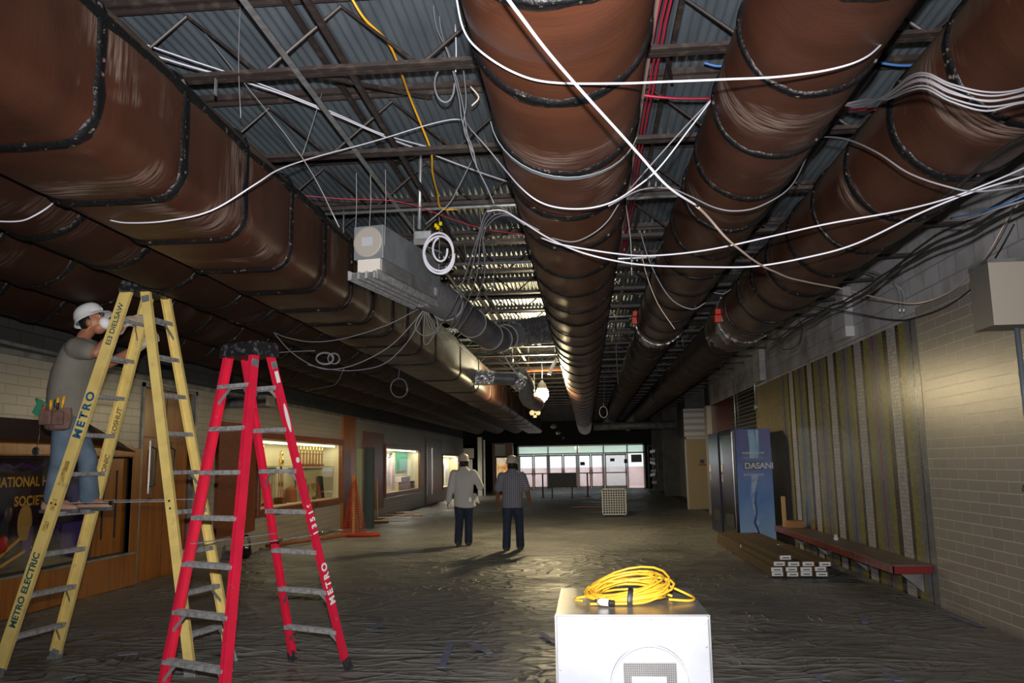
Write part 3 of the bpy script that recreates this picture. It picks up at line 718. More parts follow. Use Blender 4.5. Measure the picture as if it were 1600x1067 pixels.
# flexible branch from the centre duct to the slot diffuser
def flexduct():
    p = [P(655, 452, Y=7.1), P(690, 470, Y=7.7), P(725, 495, Y=8.5), P(757, 520, Y=9.3), P(778, 530, Y=9.9), P(805, 522, Y=10.6), P(840, 518, Y=11.2)]
    q = spline(p, 8); root = thing('flexible_duct', p[0], 'black and grey flexible duct sagging from the metal box diffuser to the centre duct', 'duct')
    n1 = int(len(q) * .22); n2 = int(len(q) * .74)
    G().tube(q[:n1 + 1], [.155 + .004 * noise.noise(V((i, 0, 0))) for i in range(n1 + 1)], 20).build('grey_sleeve', mat('grey_sleeve', (.22, .22, .24), .5, .1, bump=.4, bscale=16, nscale=16), root, smooth=True)
    G().tube(q[n1:n2 + 1], [.150 + .008 * (i % 2) for i in range(n2 - n1 + 1)], 20).build('black_sleeve', MT['flex'], root, smooth=True)
    G().tube(q[n2:], .145, 20).build('grey_elbow', mat('grey_elbow', (.26, .27, .31), .5, .1), root, smooth=True)
    for i in (n1, n1 + 9, n1 + 17, n2 - 3, n2):
        d = (q[min(i + 1, len(q) - 1)] - q[i - 1]).normalized()
        G().cyl(q[i] - d * .012, q[i] + d * .012, .166, 20).build('clamp_band', MT['galvd'], root, smooth='auto')
    e = P(835, 518, Y=11.1); rg = []
    a, b_ = P(802, 522, Y=10.6), P(852, 515, Y=11.35)
    s, u = frame_of(b_ - a)
    for j in range(13):
        t = j / 12; c = a.lerp(b_, t)
        rg.append([c + (s * math.cos(2 * math.pi * k / 40) + u * math.sin(2 * math.pi * k / 40)) * (.165 + .03 * t + .025 * noise.noise(V((k * .7, j * .8, 0)))) for k in range(40)])
    G().rings(rg).build('foil_wrap', MT['foil'], root)
    return root
flexduct()
# second branch from the square duct
def branch2():
    a, b_ = V((-2.12, 15.8, 3.26)), P(806, 592, Y=16.0); root = thing('branch_duct', a, 'short foil wrapped branch duct sticking out of the square duct near the lamp', 'duct')
    m = a.lerp(b_, .5)
    def crk(p, q, r0, r1, amp):
        s, u = frame_of(q - p); rg = []
        for j in range(10):
            t = j / 9; c = p.lerp(q, t); rg.append([c + (s * math.cos(2 * math.pi * k / 32) + u * math.sin(2 * math.pi * k / 32)) * (r0 + (r1 - r0) * t + amp * noise.noise(V((k * .8, j * .9, 4)))) for k in range(32)])
        return G().rings(rg)
    crk(a, a.lerp(b_, .45), .15, .135, .03).build('foil_wrap', MT['foil'], root)
    crk(a.lerp(b_, .4), b_, .13, .13, .002).build('grey_sleeve', MT['flex'], root, smooth=True)
    c = b_ + V((.10, .1, -.09))
    crk(b_ - V((.03, 0, 0)), c, .15, .17, .03).build('foil_end', MT['foil'], root)
    G().cyl(a - V((.03, 0, 0)), a + V((.02, 0, 0)), .22, 20).build('flange', MT['galvd'], root)
branch2()
def flexb():
    pts = spline([P(812, 585, Y=16.3), P(822, 600, Y=16.6), P(824, 622, Y=16.9), P(840, 632, Y=17.4)], 6)
    tag(G().tube(pts, [.15 + .01 * (i % 2) for i in range(len(pts))], 16).build('flexible_duct', MT['flex'], smooth=True), 'drooping dark flexible duct behind the foil branch, left of the lamp', 'duct')
flexb()

# slot diffuser plenum box hung from the joists
def plenum():
    a0 = P(553, 352, Y=6.0); far = P(652, 385, Y=7.15)
    dirv = (P(640, 478, Y=7.1) - P(550, 428, Y=6.0)); dirv.z = 0; dirv.normalize()
    side = V((dirv.y, -dirv.x, 0)).normalized()
    L_ = 1.22; W = .245; z1 = 3.41; z0 = 3.15
    o = V((a0.x, 6.0, 0)); c = o + side * W / 2
    root = thing('slot_diffuser', (c.x, c.y, 3.0), 'grey galvanised slot diffuser box hung left of the centre duct', 'air diffuser')
    def blk(s0, s1, l0, l1, za, zb):
        cc = o + side * (s0 + s1) / 2 + dirv * (l0 + l1) / 2
        return (V((cc.x, cc.y, (za + zb) / 2)), side * (s1 - s0) / 2, dirv * (l1 - l0) / 2, V((0, 0, (zb - za) / 2)))
    G().obox(*blk(0, W, 0, L_, z0, z1)).build('plenum_box', mat('plenum_galv', (.26, .28, .29), .45, .35, col2=(.20, .22, .23), nscale=7), root, bevel=.006)
    q = o + side * W / 2 + V((0, 0, (z0 + z1) / 2)) - dirv * .004
    G().lathe(q, [(.118, 0), (.118, .008), (.105, .012), (0, .012)], 28, -dirv).build('end_disc', mat('dusty_disc', (.34, .31, .28), .7), root)
    G().obox(q - dirv * .016, side * .045, V((0, 0, .035)), dirv * .002).build('sticker', mat('grey_sticker', (.40, .42, .44), .5), root)
    G().obox(*blk(.03, W - .03, .05, L_ - .02, z0 - .10, z0)).build('neck_side', MT['galvd'], root)
    G().obox(*blk(.03, W - .03, .01, .05, z0 - .10, z0)).build('neck', mat('cream_neck', (.62, .58, .52), .6), root)
    g = G()
    for s0 in (-.02, .045, .11, .175): g.obox(*blk(s0, s0 + .02, -.03, L_ + .02, z0 - .155, z0 - .10))
    g.obox(*blk(-.03, -.015, -.03, L_ + .02, z0 - .16, z0 - .09)); g.obox(*blk(.205, .215, -.03, L_ + .02, z0 - .16, z0 - .09)); g.obox(*blk(-.03, .215, -.03, L_ + .02, z0 - .112, z0 - .108))
    g.build('slot_grille', MT['alu'], root)
    for sx, lx in ((.0, .02), (W, .02), (.0, L_ - .05), (W, L_ - .05), (.12, .02)):
        p0 = o + side * sx + dirv * lx
        G().tube([(p0.x, p0.y, z1 if sx == .12 else z0 + .1), (p0.x + .01, p0.y, 3.6), (p0.x + .01, p0.y - .02, 3.84)], .0025, 5).build('hanging_wire', MT['wire'], root)
    return root
plenum()

# ================================================================ CABLES
def cable(label, pts, r, m, cat='cable', name='cable', group=None, n=7, k=7, wig=0.004):
    q = spline([P(*p) if len(p) == 3 and isinstance(p[0], (int, float)) and (abs(p[0]) > 20 or abs(p[1]) > 20) else V(p) for p in pts], k)
    q = [p + V((noise.noise(p * 2.3), noise.noise(p * 2.3 + V((5, 0, 0))), noise.noise(p * 2.3 + V((0, 9, 0))))) * wig for p in q]
    return tag(G().tube(q, r * .8, n).build(name, MT[m], smooth=True), label, cat, group)
cable('thick white cable swooping diagonally across the centre duct to the wall box', [(785, -12, 2.0), (815, 28, 2.05), (862, 88, 2.25), (930, 165, 2.5), (1000, 242, 2.85), (1045, 292, 3.1), (1090, 322, 3.4)], .0062, 'cab_w', n=9)
cable('pale orange lit end of cable draped over the right wall to the grey box', [(1088, 321, 3.4), (1112, 345, 3.8), (1150, 385, 4.3), (1200, 420, 5.2), (1250, 438, 6.2), (1320, 452, 7.4), (1375, 466, 8.3), (1430, 474, 8.8), (1480, 458, 8.5), (1520, 425, 7.8), (1545, 395, 7.4), (1570, 350, 7.2), (1592, 318, 7.1)], .0075, 'cab_o', n=9)
cable('white cable draped under the front of centre and middle round ducts', [(712, -10, 3.0), (724, 45, 2.95), (748, 78, 2.9), (800, 112, 2.9), (858, 129, 2.9), (960, 131, 2.9), (1040, 128, 2.9), (1130, 124, 2.9), (1220, 120, 2.95), (1300, 108, 3.0), (1355, 88, 3.1), (1390, 55, 3.3)], .0052, 'cab_w')
cable('white cable looping under the square duct then up and under the centre duct', [(171, 344, 4.35), (200, 348, 4.3), (262, 345, 4.2), (330, 329, 4.2), (400, 287, 4.3), (440, 263, 4.5), (505, 242, 4.9), (600, 216, 5.3), (690, 190, 5.5), (722, 188, 5.5), (738, 205, 5.1), (775, 247, 4.7), (812, 291, 4.3), (850, 318, 4.22), (900, 326, 4.2), (950, 318, 4.2), (992, 294, 4.3), (1030, 262, 4.3), (1075, 205, 4.3), (1113, 155, 4.35)], .0055, 'cab_w')
cable('short white cable hanging under the dark duct at far left', [(-15, 345, 4.3), (30, 345, 4.3), (55, 336, 4.3), (80, 320, 4.35), (94, 304, 4.5)], .006, 'cab_w')
cable('grey white cable sagging under the middle duct and over the right hand duct', [(950, 322, 4.2), (1000, 297, 4.3), (1045, 294, 4.4), (1075, 305, 4.5), (1115, 324, 4.6), (1150, 330, 4.6), (1190, 322, 4.6), (1235, 292, 4.7), (1262, 240, 5.0), (1275, 216, 4.8), (1320, 217, 4.4), (1370, 238, 4.0), (1420, 270, 3.8), (1480, 292, 3.7), (1530, 300, 3.7), (1620, 288, 3.7)], .0055, 'cab_g')
cable('white cable running from centre duct low across to the top right wall, upper of two', [(845, 372, 5.0), (880, 383, 4.9), (960, 396, 4.9), (1020, 399, 5.0), (1100, 391, 5.0), (1200, 371, 4.9), (1300, 348, 4.7), (1400, 330, 4.6), (1475, 312, 4.6), (1540, 288, 4.5), (1620, 252, 4.5)], .0065, 'cab_w')
cable('white cable running from centre duct low across to the top right wall, lower of two', [(760, 330, 5.3), (785, 329, 5.2), (815, 346, 5.1), (860, 374, 5.0), (920, 398, 4.9), (1000, 413, 5.0), (1100, 417, 5.1), (1180, 416, 5.1), (1265, 401, 5.0), (1340, 379, 4.9), (1440, 332, 4.7), (1520, 300, 4.6), (1620, 268, 4.5)], .007, 'cab_w')
cable('grey cable dropping off the centre duct and rising to the middle duct', [(860, 372, 4.95), (895, 378, 4.9), (925, 366, 4.85), (950, 345, 4.8), (972, 312, 4.7), (1005, 272, 4.5), (1060, 210, 4.4), (1112, 155, 4.35)], .005, 'cab_g')
for i, (dx, dy) in enumerate(((0, 0), (10, 5), (22, 8), (-8, -6))):
    cable('grey cable strand from the hoop left of the centre duct, %s' % ('innermost', 'second', 'outermost', 'leftmost')[i], [(820 + dx, 352 + dy, 5.2), (785 + dx * .5, 329 + dy, 5.3), (762 + dx * .3, 337 + dy, 5.5), (748 + dx * .3, 372, 5.8), (735 + dx, 430, 6.3), (716 + dx, 480, 6.9), (700 + dx, 515 - i * 4, 7.4), (672 + dx, 512 + i * 9, 7.6), (664, 480, 7.7)], .0055, 'cab_g', group='grey hoop cables left of the centre duct')
for i in range(6):
    d = (0, 4, 11, 14, 22, 27)[i]
    cable('grey cable draped over the right hand duct, %s in the bundle' % ('topmost', 'second from top', 'third from top', 'fourth from top', 'fifth from top', 'lowest')[i], [(1300 - d * 2, 158 + d, 4.6), (1340, 168 - d * .4, 4.2), (1385, 148 + d * .3, 3.6), (1420, 120 + d * .8, 3.05), (1448, 114 + d * .9, 2.85), (1485, 130 + d * 1.0, 2.78), (1540, 143 + d * .95 + (i % 3) * 2, 2.75), (1590, 140 + d * (.9 - .1 * (i % 2)), 2.75), (1640, 120 + d * 1.3, 2.8)], .0042, 'cab_g', group='grey cable bundle over the right hand duct')
for i, (x, z) in enumerate(((2.50, 3.10), (2.54, 3.16), (2.47, 3.05))):
    cable('black cable along the wall side of the right hand duct, %s' % ('middle', 'upper', 'lower')[i], [(x, 2.6, z - .02), (x, 3.6, z), (x + .02, 4.8, z - .05), (x, 6.2, z), (x + .03, 7.6, z - .09 * (i == 1)), (x, 9.2, z), (x - .02, 11.3, z - .03)], .011, 'cab_k', group='black cables beside the right hand duct', wig=.03)
cable('black cable loop hanging by the torn collar at right', [(1213, 505, 10.6), (1216, 540, 10.6), (1232, 546, 10.6), (1248, 536, 10.6), (1253, 510, 10.6), (1246, 495, 10.6)], .009, 'cab_k')
cable('slack black cable hanging along the right wall above the mosaic', [(1262, 478, 10.8), (1300, 483, 10.4), (1350, 492, 10.0), (1400, 500, 9.3), (1430, 496, 9.0), (1480, 478, 8.4), (1530, 440, 7.8), (1560, 395, 7.3), (1585, 350, 7.1)], .008, 'cab_k')
cable('bluish grey cable slung across the top right corner', [(1470, 345, 5.4), (1510, 342, 5.0), (1560, 325, 4.7), (1640, 300, 4.6)], .008, 'cab_g')
cable('dark blue cable slung across the top right corner', [(1485, 341, 5.4), (1525, 332, 5.0), (1570, 318, 4.7), (1640, 288, 4.6)], .006, 'cab_b')
cable('brown grey cable dropping to the top of the wall box', [(1600, 262, 6.2), (1590, 300, 6.5), (1575, 345, 6.8), (1553, 385, 7.0), (1535, 410, 7.2)], .008, 'cab_g')
cable('black cable rising along the right hand duct to the top right corner', [(1620, 205, 3.4), (1560, 238, 3.8), (1500, 288, 4.4), (1440, 335, 5.2), (1400, 372, 5.8)], .012, 'cab_k')
cable('yellow extension cord hanging down through the roof joists', [(545, -10, 4.2), (570, 30, 4.3), (606, 66, 4.5), (626, 110, 4.8), (640, 150, 5.2), (660, 200, 5.5), (674, 238, 5.7), (676, 270, 6.0), (683, 300, 6.4), (689, 325, 6.7), (715, 327, 6.8)], .010, 'cab_y', name='extension_cord', cat='cord')
cable('white cable stretched diagonally under the deck, upper of the pair', [(216, 67, 4.3), (300, 96, 4.5), (365, 117, 4.7), (450, 148, 5.0), (520, 176, 5.3), (600, 210, 5.7), (692, 236, 6.0)], .006, 'cab_w', wig=.008)
cable('white cable stretched diagonally under the deck, lower of the pair', [(235, 86, 4.3), (300, 106, 4.5), (370, 125, 4.7), (450, 151, 5.0), (520, 179, 5.3), (610, 217, 5.7), (700, 250, 6.2), (800, 287, 6.8)], .0075, 'cab_w', wig=.008)
cable('thin red and white wire sagging between left duct and centre duct', [(468, 305, 6.3), (540, 311, 6.4), (605, 313, 6.5), (650, 322, 6.6), (700, 340, 6.8), (760, 358, 7.0), (825, 368, 7.2)], .005, 'cab_r')
for i, x in enumerate((.43, .46, .485)):
    cable('red cable in the run right of the centre duct, %s' % ('left', 'middle', 'right')[i], [(x, 1.5, 3.90), (x + .01, 3.5, 3.88), (x - .01, 5.5, 3.9), (x, 7.5, 3.88), (x, 9.8, 3.9)], .009, 'cab_r', group='red cable run right of the centre duct', wig=.02)
tag(G().beam((.41, 1.2, 3.865), (.41, 9.6, 3.865), .035, .012).build('wooden_lath', mat('dusty_lath', (.30, .20, .17), .7)), 'dusty pinkish lath strip running beside the red cables', 'lath')
for a, b_, m, lab in (((985, 147), (1112, 154), 'cab_r', 'bright red cable just behind the centre duct, right side'), ((1100, 98), (1140, 102), 'cab_b', 'blue cable stub left of the middle duct'), ((1365, 96), (1440, 102), 'cab_b', 'blue cable between middle and right ducts'), ((1008, 60), (1045, 80), 'cab_b', 'blue cable stub beside the centre duct top'), ((1310, 166), (1375, 170), 'cab_r', 'red cable between middle and right ducts')):
    Y_ = 5.0
    cable(lab, [(*a, Y_), ((a[0] + b_[0]) / 2, (a[1] + b_[1]) / 2 + 3, Y_), (*b_, Y_)], .011, m)
# lower left slack cables
cable('grey slack cable from the square duct edge up to the flexible duct, topmost', [(427, 519, 8.3), (450, 528, 8.2), (490, 534, 8.1), (540, 528, 8.0), (600, 510, 7.9), (640, 490, 7.8), (664, 477, 7.7)], .0065, 'cab_g')
cable('grey slack cable hanging in a deep curve below the square duct', [(428, 520, 8.3), (455, 550, 8.2), (490, 572, 8.1), (520, 577, 8.05), (560, 568, 8.0), (610, 540, 7.9), (645, 505, 7.8), (666, 478, 7.7)], .007, 'cab_g')
cable('grey slack cable sagging lowest below the square duct', [(480, 570, 8.1), (515, 577, 8.1), (555, 579, 8.0), (600, 568, 7.9), (640, 530, 7.8), (668, 478, 7.7)], .006, 'cab_g')
cable('grey cable loop below the flexible duct', [(667, 479, 7.7), (652, 500, 7.7), (650, 515, 7.7), (664, 525, 7.7), (680, 518, 7.7), (684, 505, 7.7), (674, 485, 7.7), (668, 478, 7.7)], .006, 'cab_g')
cable('thin grey cable running down to the duct box over the trophy case', [(537, 577, 8.2), (530, 592, 8.6), (520, 602, 9), (490, 608, 10), (478, 612, 11.5)], .007, 'cab_g')
cable('thin grey cable strung level behind the red ladder top', [(425, 551, 8.5), (460, 549, 8.5), (492, 548, 8.5)], .006, 'cab_g')
def loop(label, cx, cy, Y, rx, ry, r, m, turns=2, rr=None, name='cable_coil'):
    pts = []
    for i in range(int(turns * 14)):
        a = 2 * math.pi * i / 14; kx = rx * (1 + .10 * math.sin(i * .37)); ky = ry * (1 + .10 * math.cos(i * .29))
        pts.append(P(cx + kx * math.cos(a), cy + ky * math.sin(a), Y=Y + .012 * math.sin(i * .9)))
    return tag(G().tube(spline(pts, 3), r, 7).build(name, MT[m], smooth=True), label, 'cable coil')
loop('hanging coil of white grey armoured cable by the junction box', 687, 396, 6.5, 23, 30, .0095, 'cab_w', 2.6)
loop('inner small loop of white cable inside the hanging coil', 688, 388, 6.48, 11, 19, .0095, 'cab_w', .8)
loop('small tangled coil of grey cable under the square duct', 508, 560, 8.6, 13, 9, .006, 'cab_g', 3.2)
loop('grey cable loop further right in the tangle under the square duct', 522, 560, 8.7, 9, 8, .006, 'cab_g', 2)
loop('thin cable ring hanging low over the trophy cases', 624, 605, 12, 13, 15, .008, 'cab_g', 1.2)
loop('thin grey cable hoop hanging between joists left of the centre duct', 695, 130, 4.6, 15, 28, .006, 'cab_g', .9)
loop('cable ring with hook hanging in the dark above the entrance', 943, 643, 20.83, 6, 9, .008, 'cab_g', 1.1)
# thin wires
wl = [([(711, 38), (712, 80), (711, 112)], 4.5, .005, 'cab_w', 'short white wire standing among joists left of the centre duct'),
      ([(676, 0), (683, 45), (700, 85), (716, 150), (722, 190), (738, 230), (745, 262)], 4.6, .005, 'cab_g', 'grey wire hanging from the deck left of the centre duct, leftmost'),
      ([(684, 0), (690, 50), (705, 95), (722, 160), (735, 235), (760, 290), (772, 318)], 4.7, .005, 'cab_g', 'grey wire hanging from the deck beside the leftmost hanging wire'),
      ([(722, 95), (724, 110), (728, 160), (724, 200), (740, 240)], 4.7, .004, 'wire', 'thin bare wire with a small knot left of the centre duct'),
      ([(376, 0), (373, 90), (376, 184)], 4.3, .003, 'wire', 'thin tie wire hanging over the square duct'),
      ([(280, -5), (345, 85), (470, 242), (530, 355)], 4.6, .004, 'wire', 'long thin diagonal tie wire over the square duct'),
      ([(503, 145), (488, 195), (472, 243)], 5.2, .003, 'wire', 'thin tie wire hooked on the upper white cable'),
      ([(740, 245), (715, 295), (700, 320), (665, 350)], 6.0, .004, 'wire', 'loose wire from the cable crossing to the junction box'),
      ([(737, 165), (748, 152), (735, 135)], 4.8, .006, 'cab_o', 'tied string knot on a joist brace'),
      ([(978, 320), (985, 370), (987, 430)], 5.6, .004, 'wire', 'thin wire dangling right of the centre duct'),
      ([(1000, 360), (1012, 400), (1030, 440), (1052, 470), (1082, 483), (1103, 473)], 7.6, .008, 'cab_g', 'grey wire looped against the middle round duct'),
      ([(1002, 395), (1010, 430), (1028, 475), (1054, 514)], 8.6, .006, 'cab_o', 'thin pale wire reaching down to the foil collar'),
      ([(1115, 457), (1130, 459), (1142, 452)], 9, .008, 'cab_g', 'short wire between middle and right ducts'),
      ([(962, 534), (965, 590), (966, 600)], 15.75, .010, 'cab_g', 'short grey wire hanging in the dark over the entrance'),
      ([(776, 536), (800, 575), (820, 596)], 15.75, .018, 'cab_w', 'bright strip hanging before the work lamp'),
      ([(784, 536), (812, 575)], 15.75, .012, 'cab_w', 'second bright strip hanging before the work lamp'),
      ([(870, 560), (862, 575), (858, 585)], 18, .05, 'cab_w', 'white shape drawn for the bright reflection on the duct by the work lamp'),  # lamp reflection on the duct, painted as a white shape
      ([(943, 580), (944, 610), (943, 636)], 20.83, .008, 'cab_g', 'thin wire holding the cable ring in the dark above the entrance'),
      ([(622, 566), (624, 580), (622, 592)], 12, .006, 'cab_g', 'thin wire holding the cable ring above the trophy cases'),
      ([(690, 395), (655, 380)], 6.9, .006, 'cab_g', 'short lead from coil to junction box'),
      ]
for pts, Y_, r_, m_, lab in wl:
    cable(lab, [(x, y, Y_) for x, y in pts], r_, m_, n=6, k=4, cat='wire', name='hanging_wire')

rnd2 = random.Random(3)
for i in range(14):
    x = rnd2.choice((-1.45, -1.2, -.9, -.6, .55, 1.5)) + rnd2.uniform(-.1, .1); y = 4.32 + 1.27 * rnd2.randint(2, 7); L_ = rnd2.uniform(.15, .5)
    tag(G().tube([(x, y, 3.828), (x + .02, y, 3.84 - L_ * .5), (x + rnd2.uniform(-.05, .05), y, 3.84 - L_)], .0025, 5).build('tie_wire', MT['wire']), 'thin loose tie wire dangling from a joist chord', 'wire', 'loose tie wires under the joists')

# conduits
def pipe(label, pts, r, m='galv', name='conduit', cat='conduit', k=5, group=None):
    return tag(G().tube(spline(pts, k) if k else [V(p) for p in pts], r, 10).build(name, MT[m], smooth=True), label, cat, group)
pipe('galvanised conduit crossing the ceiling just above the grey diffuser box', [(-2.25, 6.80, 3.78), (-.5, 6.76, 3.775), (1.2, 6.72, 3.78)], .014, k=0)
pipe('bright conduit crossing the ceiling beyond the hanging cable coil', [(-1.75, 8.7, 3.76), (.5, 8.7, 3.75), (2.0, 8.66, 3.76)], .018, k=0)
pipe('third conduit crossing the ceiling farther back', [(-1.75, 12.4, 3.76), (2.0, 12.3, 3.76)], .015, k=0)
def jbox():
    top = P(662, 160, Y=6.35); c = P(664, 371, Y=6.75)
    r = thing('junction_box', c, 'galvanised junction box hanging on an upright conduit', 'junction box')
    p = P(655, 358, Y=6.75); t1 = P(659, 172, Y=6.75)
    G().tube([p, p.lerp(t1, .5), t1, t1 + V((-.015, 0, .04)), t1 + V((-.05, 0, .05))], .0165, 10).build('conduit_stem', MT['galv'], r, smooth=True)
    G().box(c.x - .085, c.x + .06, c.y - .04, c.y + .04, c.z - .035, c.z + .05).build('box_body', MT['galv'], r, bevel=.006)
    G().box(c.x - .09, c.x + .04, c.y - .05, c.y - .03, c.z - .075, c.z - .02).build('box_cover', MT['galvd'], r, bevel=.004)
    for dx, dz in ((.115, .055), (.14, .09), (.10, .075)):
        G().lathe((c.x + dx, c.y - .03, c.z + dz), [(.006, 0), (.016, .004), (.013, .03), (.004, .034)], 8).build('wire_nut', mat('wire_nut_yellow', (.8, .6, .0), .4), r)
jbox()
# conduits on the right wall
for i, dx in enumerate((0, 6)):
    pipe('bent conduit curving down the grey block above the mosaic', [P(1338 + dx, 418 + dx * .7, Y=10.2), P(1372, 428 + dx, Y=9.9), P(1395 + dx * .6, 440 + dx * .6, Y=9.75), P(1405 + dx, 458, Y=9.7), P(1406 + dx, 488, Y=9.65)], .013, group='paired bent conduits above the mosaic')
pipe('small bent conduit stub high on the right wall', [P(1478, 349, Y=8.3), P(1505, 350, Y=8.1), P(1522, 360, Y=8.05), P(1530, 381, Y=8.05)], .014)
pipe('upright conduit over the black brick behind the vending machines', [(XR - .03, 20.9, 2.2), (XR - .03, 20.9, 3.6)], .018, k=0)
pipe('conduit with round box beside the black brick', [(XR - .03, 18.35, 2.75), (XR - .03, 18.35, 3.7)], .016, k=0)
tag(G().lathe((XR - .01, 18.35, 2.72), [(.07, 0), (.07, .05), (.03, .055)], 14, (-1, 0, 0)).build('round_box', MT['galv'], smooth='auto'), 'round galvanised box on the wall above the blue vending machine', 'electrical box')
# vertical pilaster blocks on the grey upper wall
for y0, y1, z0, z1 in ((11.6, 12.2, 3.25, 3.95), (17.3, 18.0, 3.2, 3.85)):
    tag(G().box(XR - .12, XR, y0, y1, z0, z1).build('wall_block', MT['cmu'], bevel=.006), 'pale block patch jutting from the upper right wall, %s' % ('over the mosaic' if y0 < 15 else 'above the vending machines'), 'block', 'block patches on upper right wall')

# ================================================================ WORK LAMP
def worklamp():
    c = LAMPP; r = thing('work_lamp', (c.x, c.y, c.z), 'glowing bell shaped work lamp hanging from the ceiling between ducts', 'lamp')
    G().lathe(c + V((0, 0, .05)), [(.10, 0), (.11, .03), (.09, .12), (.05, .16), (.03, .20)], 18).build('ballast_cap', mat('warm_grey_cap', (.35, .33, .28), .5), r, smooth='auto')
    b = G().lathe(c, [(.02, -.20), (.10, -.18), (.125, -.05), (.11, .05)], 18).build('glowing_globe', emat('lamp_glow', (1.0, .80, .44), 560), r, smooth='auto')
    g = G()
    for k in range(8):
        a = k * math.pi / 4; g.tube([c + V((.13 * math.cos(a), .13 * math.sin(a), .05)), c + V((.145 * math.cos(a), .145 * math.sin(a), -.1)), c + V((.05 * math.cos(a), .05 * math.sin(a), -.23))], .003, 4)
    g.build('wire_guard', MT['wire'], r)
    G().tube([c + V((0, 0, .24)), c + V((.02, 0, .5)), V((c.x, c.y, 3.825))], .008, 6).build('hook_cord', MT['cab_k'], r)
worklamp()
MT['elh'] = mat('dull_beige_lamp_head', (.13, .115, .08), .6)
def spots():
    c = P(836, 645, Y=19.56); r = thing('emergency_light', c, 'small twin head emergency light hanging below the work lamp', 'emergency light')
    for dx in (-.07, .07): G().lathe(c + V((dx, -.02, 0)), [(.03, .08), (.065, 0), (.06, -.01), (0, -.012)], 14, (0, 1, 0)).build('lamp_head', MT['elh'], r)
    G().box(c.x - .04, c.x + .04, c.y - .04, c.y + .04, c.z - .12, c.z - .05).build('housing', MT['elh'], r, bevel=.004)
    G().tube([c, (c.x, c.y, 3.825)], .008, 6).build('hanging_stem', MT['galvd'], r)
spots()
pipe('rusty orange pipe crossing above the work lamp', [P(808, 580, Y=18.6), P(885, 577, Y=18.6)], .03, 'rust', k=0, name='steel_pipe', cat='pipe')
for px in (801, 826, 868):
    c = P(px, 566, Y=17.02); pipe('bright unistrut piece hanging by the work lamp', [c, c + V((.0, 0, .35))], .012, 'chrome', k=0, name='hanger_rod', cat='rod', group='hanger rods by the work lamp')
for i, (px, py) in enumerate(((865, 666), (872, 676), (880, 684), (885, 692))):
    c = P(px, py, Z=2.95); g = G(); g.ball(c, .12, .16, .10, 10, 6); tag(g.build('foil_scrap', MT['foil']), 'crumpled shiny foil wrap hanging in a line before the entrance', 'foil', 'foil scraps hanging before the entrance')
pipe('long pale duct run crossing the hall high before the entrance', [(.3, 33, 2.98), (3.5, 33, 3.0)], .16, 'galvd', k=0, name='cross_duct', cat='duct')

